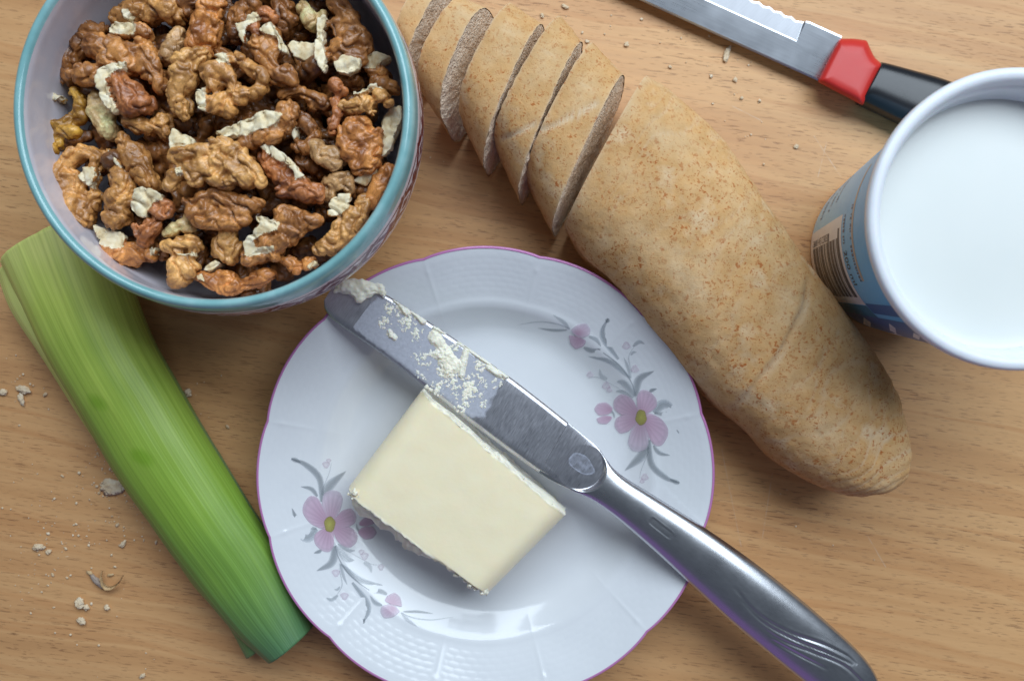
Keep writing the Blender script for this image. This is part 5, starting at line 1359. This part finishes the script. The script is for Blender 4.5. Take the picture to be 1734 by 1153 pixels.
def build_walnuts():
    rr = random.Random(5)
    tmp = []
    for i, (label, tone, lift, strokes, polys) in enumerate(W):
        allp = [q for s in strokes for q in s]
        cx = sum(p[0] for p in allp) / len(allp); cy = sum(p[1] for p in allp) / len(allp)
        z0 = heap_z(cx, cy) + lift * 0.75
        prs = []
        for pl in polys:
            c = np.mean(np.array(pl, float), 0)
            P = [tuple(at(c[0] + (x - c[0]) * 1.10, c[1] + (y - c[1]) * 1.10, z0)[:2]) for x, y in pl]
            r_ = max(q[2] for q in allp) * kz(z0)
            prs.append((P, z0 + r_ * (.75 if tone == 'cream' else .95), (rr.uniform(-.16, .16), rr.uniform(-.16, .16))))
        b = temp_blob(strokes_to_spheres(strokes, z0, rr), VOX, prs)
        ps = prs
        tmp.append((i, label, tone, b, ps, z0))
    protos = []
    for k in range(7):
        sts = []
        for _ in range(rr.randint(3, 5)):
            a = rr.uniform(0, 6.28); x, y = rr.uniform(-24, 24), rr.uniform(-20, 20); st = []
            for s in range(rr.randint(3, 5)):
                st.append((867 + x, 577 + y, rr.uniform(9, 15))); a += rr.uniform(-.8, .8); x += 12 * math.cos(a); y += 12 * math.sin(a)
            sts.append(st)
        protos.append(temp_blob(strokes_to_spheres(sts, 4.0, rr), 0.055))
    dg = bpy.context.evaluated_depsgraph_get()
    dg.update()
    for (i, label, tone, b, ps, z0) in tmp:
        V, F = eval_arrays(b, dg); V = wrinkle(V, F, 10 + i * 3, 1.0 if tone != 'cream' else .6)
        org = tuple(V[:, :2].mean(0)) + (V[:, 2].min(),)
        cut = np.zeros(len(V), bool); N = normals_of(V, F)
        for (P, zt, tilt) in ps:
            pa = np.array(P); c = pa.mean(0)
            q = V[:, :2] + 0.05 * np.stack([pn(V, 4, i), pn(V, 4, i + 9)], 1)
            ins = inside_poly(q, pa)
            zp = zt + (V[:, :2] - c) @ np.array(tilt)
            m_ = ins & (V[:, 2] > zp - .30)
            V[m_, 2] = V[m_, 2] * .25 + .75 * np.minimum(V[m_, 2], zp[m_]) + (fbm(V[m_], 1.6, i, 2) * .08 + fbm(V[m_], 6, i + 3, 2) * .018)
            cut |= ins & (V[:, 2] > zp - .42)
        Fa = np.array([f if len(f) == 4 else (*f, f[-1]) for f in F]); fc = cut[Fa].sum(1) >= 3
        def part(mask):
            ids = np.unique(Fa[mask]); mp = -np.ones(len(V), int); mp[ids] = np.arange(len(ids))
            return V[ids], [tuple(dict.fromkeys(mp[list(f)])) for f in Fa[mask]]
        kv, kf = part(~fc)
        o = mk('walnut_piece', kv, kf, WM[tone], org)
        tag(o, label, 'walnut', 'walnut pieces heaped in the bowl')
        if fc.any():
            bv, bf = part(fc); mk('broken_face', bv, bf, FLESH, org, o)
    # pieces deeper in the heap that show only through the gaps
    pm = []
    for k, b in enumerate(protos):
        V, F = eval_arrays(b, dg); V = wrinkle(V, F, 300 + 5 * k); V = V - np.array([0, 0, 4.0])
        pm.append((V, F))
    base = []
    for k, (V, F) in enumerate(pm):
        me = bpy.data.meshes.new('buried_walnut'); me.from_pydata((V * S).tolist(), [], F); me.polygons.foreach_set('use_smooth', np.ones(len(F), bool))
        me.materials.append(WM[['deep', 'dark', 'deep', 'deep', 'mid', 'deep', 'dark'][k]]); base.append(me)  # mostly the darkest skin tone; shade of the gaps put into its colour
    def fits(x, y, z, margin):
        q = at(x, y, z)[:2]; rin = np.interp(z - .5, [1.6, 2.6, 3.6, 4.6, 5.2], [4.3, 5.05, 5.42, 5.56, 5.55]) * BR / 5.92
        return math.hypot(q[0] - BC[0], q[1] - BC[1]) + margin < rin
    spots = []
    for layer, (dz, step) in enumerate(((-0.72, 58), (-1.40, 92))):
        for gx in np.arange(398 - 300, 398 + 300, step):
            for gy in np.arange(-60 if layer == 0 else -60, 520, step):
                x = gx + rr.uniform(-14, 14); y = gy + rr.uniform(-14, 14) + 6
                if math.hypot(x - 398, y - 213) < 272 - 16 * layer and y > -45 and fits(x, y, heap_z(x, y) + dz, (0.55, 1.45)[layer]): spots.append((x, y, heap_z(x, y) + dz + rr.uniform(-.1, .1)))
        if layer == 0: n1 = len(spots)
    used = set(); cent = []
    for w in W:
        a = [q for s in w[3] for q in s]; cent.append((sum(q[0] for q in a) / len(a), sum(q[1] for q in a) / len(a)))
    for n, (x, y, z) in enumerate(spots):
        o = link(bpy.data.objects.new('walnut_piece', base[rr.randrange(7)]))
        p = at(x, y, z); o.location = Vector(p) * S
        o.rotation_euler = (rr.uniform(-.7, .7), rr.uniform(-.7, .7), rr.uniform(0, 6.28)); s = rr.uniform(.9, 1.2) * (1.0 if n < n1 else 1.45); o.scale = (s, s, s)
        best = None
        if n < n1:
            best = min((i for i in range(len(W)) if i not in used), key=lambda i: (cent[i][0] - x) ** 2 + (cent[i][1] - y) ** 2, default=None)
        if best is not None:
            used.add(best)
            short = ' '.join(W[best][0].split(',')[0].split(' with ')[0].split()[:9])
            tag(o, 'buried walnut piece peeping out by the ' + short, 'walnut', 'half buried walnut pieces')
        else:
            tag(o, 'brown walnut piece deep in the heap, glimpsed through dark gaps', 'walnut', 'deeply buried walnut pieces')
    for t in tmp:
        for q in [t[3]]: m = q.data; bpy.data.objects.remove(q); bpy.data.meshes.remove(m)
    for q in protos: m = q.data; bpy.data.objects.remove(q); bpy.data.meshes.remove(m)
build_walnuts()

# ------------------------------------------------------------------ crumbs on the table
def mat_loose_crumb():
    m = NT('dry_crumb'); co = m.coord()
    col = m.ramp(m.noise(co, 4, 4, .6), [(0.3, (0.60, 0.42, 0.24)), (0.55, (0.78, 0.64, 0.46)), (0.75, (0.84, 0.74, 0.58))])
    return m.set(col=col, rough=0.8, spec=.2, normal=m.bump(m.noise(co, 18, 4, .7), .8, .04))
LC = mat_loose_crumb()
_ico = {}
def ico(sub):
    if sub not in _ico:
        bm = bmesh.new(); bmesh.ops.create_icosphere(bm, subdivisions=sub, radius=1)
        _ico[sub] = (np.array([v.co[:] for v in bm.verts]), [tuple(v.index for v in f.verts) for f in bm.faces]); bm.free()
    return _ico[sub]
def lump(px, py, sx, sy, h, ang, seed, sub=3):
    V, F = ico(sub)
    V = V * (1 + 0.7 * fbm(V, 1.25, seed, 3) + 0.25 * fbm(V, 4.0, seed + 2, 2))[:, None]
    V = V * np.array([sx, sy, h]); ca, sa = math.cos(ang), math.sin(ang)
    V = np.stack([V[:, 0] * ca - V[:, 1] * sa, V[:, 0] * sa + V[:, 1] * ca, V[:, 2]], 1)
    V[:, 2] *= .75; p = at(px, py, h); V[:, 2] -= V[:, 2].min(); V = V + np.array([p[0], p[1], 0.003])
    return V, F, (p[0], p[1], 0.0)
def build_crumbs():
    big = [('flat grey bread crumb beside the leek, largest on the table', 190, 825, .40, .29, .09, 0.2), ('pale crumb in front of the leek below the largest crumb', 208, 921, .15, .08, .07, .8), ('small oval crumb left of the curled husk, far left', 66, 926, .22, .10, .07, .1),
           ('round grey crumb below the curled husk', 134, 1021, .14, .17, .12, .3), ('dark little crumb touching the round grey crumb', 146, 1028, .10, .09, .08, .6), ('crumb lowest in the small vertical trio below the husk', 138, 1050, .11, .16, .09, 1.2), ('lone crumb right of the vertical trio', 181, 1028, .08, .10, .07, .5),
           ('elongated pale crumb near the left edge by the leek', 40, 660, .24, .12, .09, -.3), ('curved pale crumb just below the elongated one, left edge', 36, 676, .09, .20, .08, .3), ('brown crumb at the left picture edge', 5, 664, .16, .10, .07, 0),
           ('crumb beside the largest one, against the leek', 240, 848, .24, .14, .10, -.2), ('pale crumb between leek and plate', 318, 665, .13, .13, .09, 0), ('pale bread flake in front of the bread knife blade', 1231, 92, .10, .30, .06, -.3), ('crumb under the flake near the loaf corner', 1245, 135, .07, .08, .05, 0),
           ('white crumb above the third bread slice', 918, 27, .06, .08, .05, 0), ('white crumbs pair at the top edge right of the slices', 957, 12, .14, .07, .05, -.4), ('single crumb right of the sliced bread', 1061, 76, .09, .07, .05, 0), ('brown speck crumb between bread knife and loaf', 1348, 248, .09, .07, .04, 0.4),
           ('crumb by the bottom picture edge, left of the leek', 241, 1144, .11, .08, .06, .5), ('tiny crumb by the far left top of the husk', 82, 934, .10, .08, .05, .7)]
    for k, (lab, x, y, sx, sy, h, a) in enumerate(big):
        V, F, o0 = lump(x, y, sx, sy, h, a, 40 + k, 4)
        o = mk('bread_crumb', V, F, LC, o0); tag(o, lab, 'crumb', 'bread crumbs scattered on the table')
    # curled onion-like husk: a thin bent strip and a flake
    HM = simple('dry_husk', (0.55, 0.38, 0.20), 0.55); HM2 = simple('grey_husk', (0.36, 0.29, 0.24), 0.6)
    org = tuple(at(180, 985, 0)[:2]) + (0.0,)
    path = crom(np.array([(174, 967, .1), (172, 978, .28), (178, 992, .22), (190, 994, .16), (202, 986, .20), (209, 974, .12)], float), 50); V = []
    for i, (x, y, z) in enumerate(path):
        w = 3.0 + 2.2 * math.sin(i / 49 * math.pi)
        p = at(x, y, z); 
        for s in np.linspace(-1, 1, 7): V.append((p[0] + s * w * .006, p[1] + s * w * .014, z + .10 * s * s - .02 + .02 * math.sin(i * .9)))
    V = np.array(V); V2 = V - np.array([0, 0, .025]); n = len(V)
    F = grid_faces(50, 7, closed=False) + grid_faces(50, 7, closed=False, off=n, flip=True)
    for i in range(49): F += [(i * 7, n + i * 7, n + i * 7 + 7, i * 7 + 7), (i * 7 + 6, i * 7 + 13, n + i * 7 + 13, n + i * 7 + 6)]
    o = mk('curled_husk', np.vstack([V, V2]), F, HM, org); tag(o, 'curled dry tan husk lying left of the leek', 'husk')
    Vl, Fl, _ = lump(163, 983, .30, .10, .10, -.85, 91, 4); mk('husk_flake', Vl, Fl, HM2, org, o)
    Vl, Fl, _ = lump(152, 970, .12, .07, .06, -.5, 95, 3); mk('husk_flake', Vl, Fl, HM, org, o)
    Vl, Fl, _ = lump(187, 973, .12, .05, .05, .2, 97, 3); mk('husk_flake', Vl, Fl, HM, org, o)
    # fine crumbs nobody could count
    r0 = random.Random(21); VV, FF = [], []
    zones = [(60, 980, 60, 60, 26), (250, 840, 30, 40, 26), (700, 250, 50, 60, 8), (1150, 60, 90, 30, 8), (1290, 230, 60, 60, 8), (190, 800, 60, 55, 60), (110, 850, 90, 70, 55), (220, 880, 50, 40, 30), (60, 650, 60, 50, 22), (180, 770, 22, 50, 30), (120, 930, 90, 60, 40), (330, 690, 40, 40, 14), (1000, 40, 80, 40, 10), (1240, 150, 60, 60, 10), (150, 1080, 120, 60, 16), (1240, 110, 120, 40, 8), (1330, 900, 120, 100, 6)]
    for x, y, sx, sy, n in zones:
        for _ in range(n):
            s = .012 + min(.05, r0.expovariate(1 / .012)); px, py = r0.gauss(x, sx * .6), r0.gauss(y, sy * .6)
            V, F, _ = lump(px, py, s * r0.uniform(.8, 1.6), s, s * .7, r0.uniform(0, 3), r0.randrange(900), 2)
            b = len(VV); FF += [tuple(k + b for k in f) for f in F]; VV += V.tolist()
    o = mk('fine_crumbs', VV, FF, LC); tag(o, 'fine bread crumbs dusted over the table top', 'crumbs', kind='stuff')
build_crumbs()
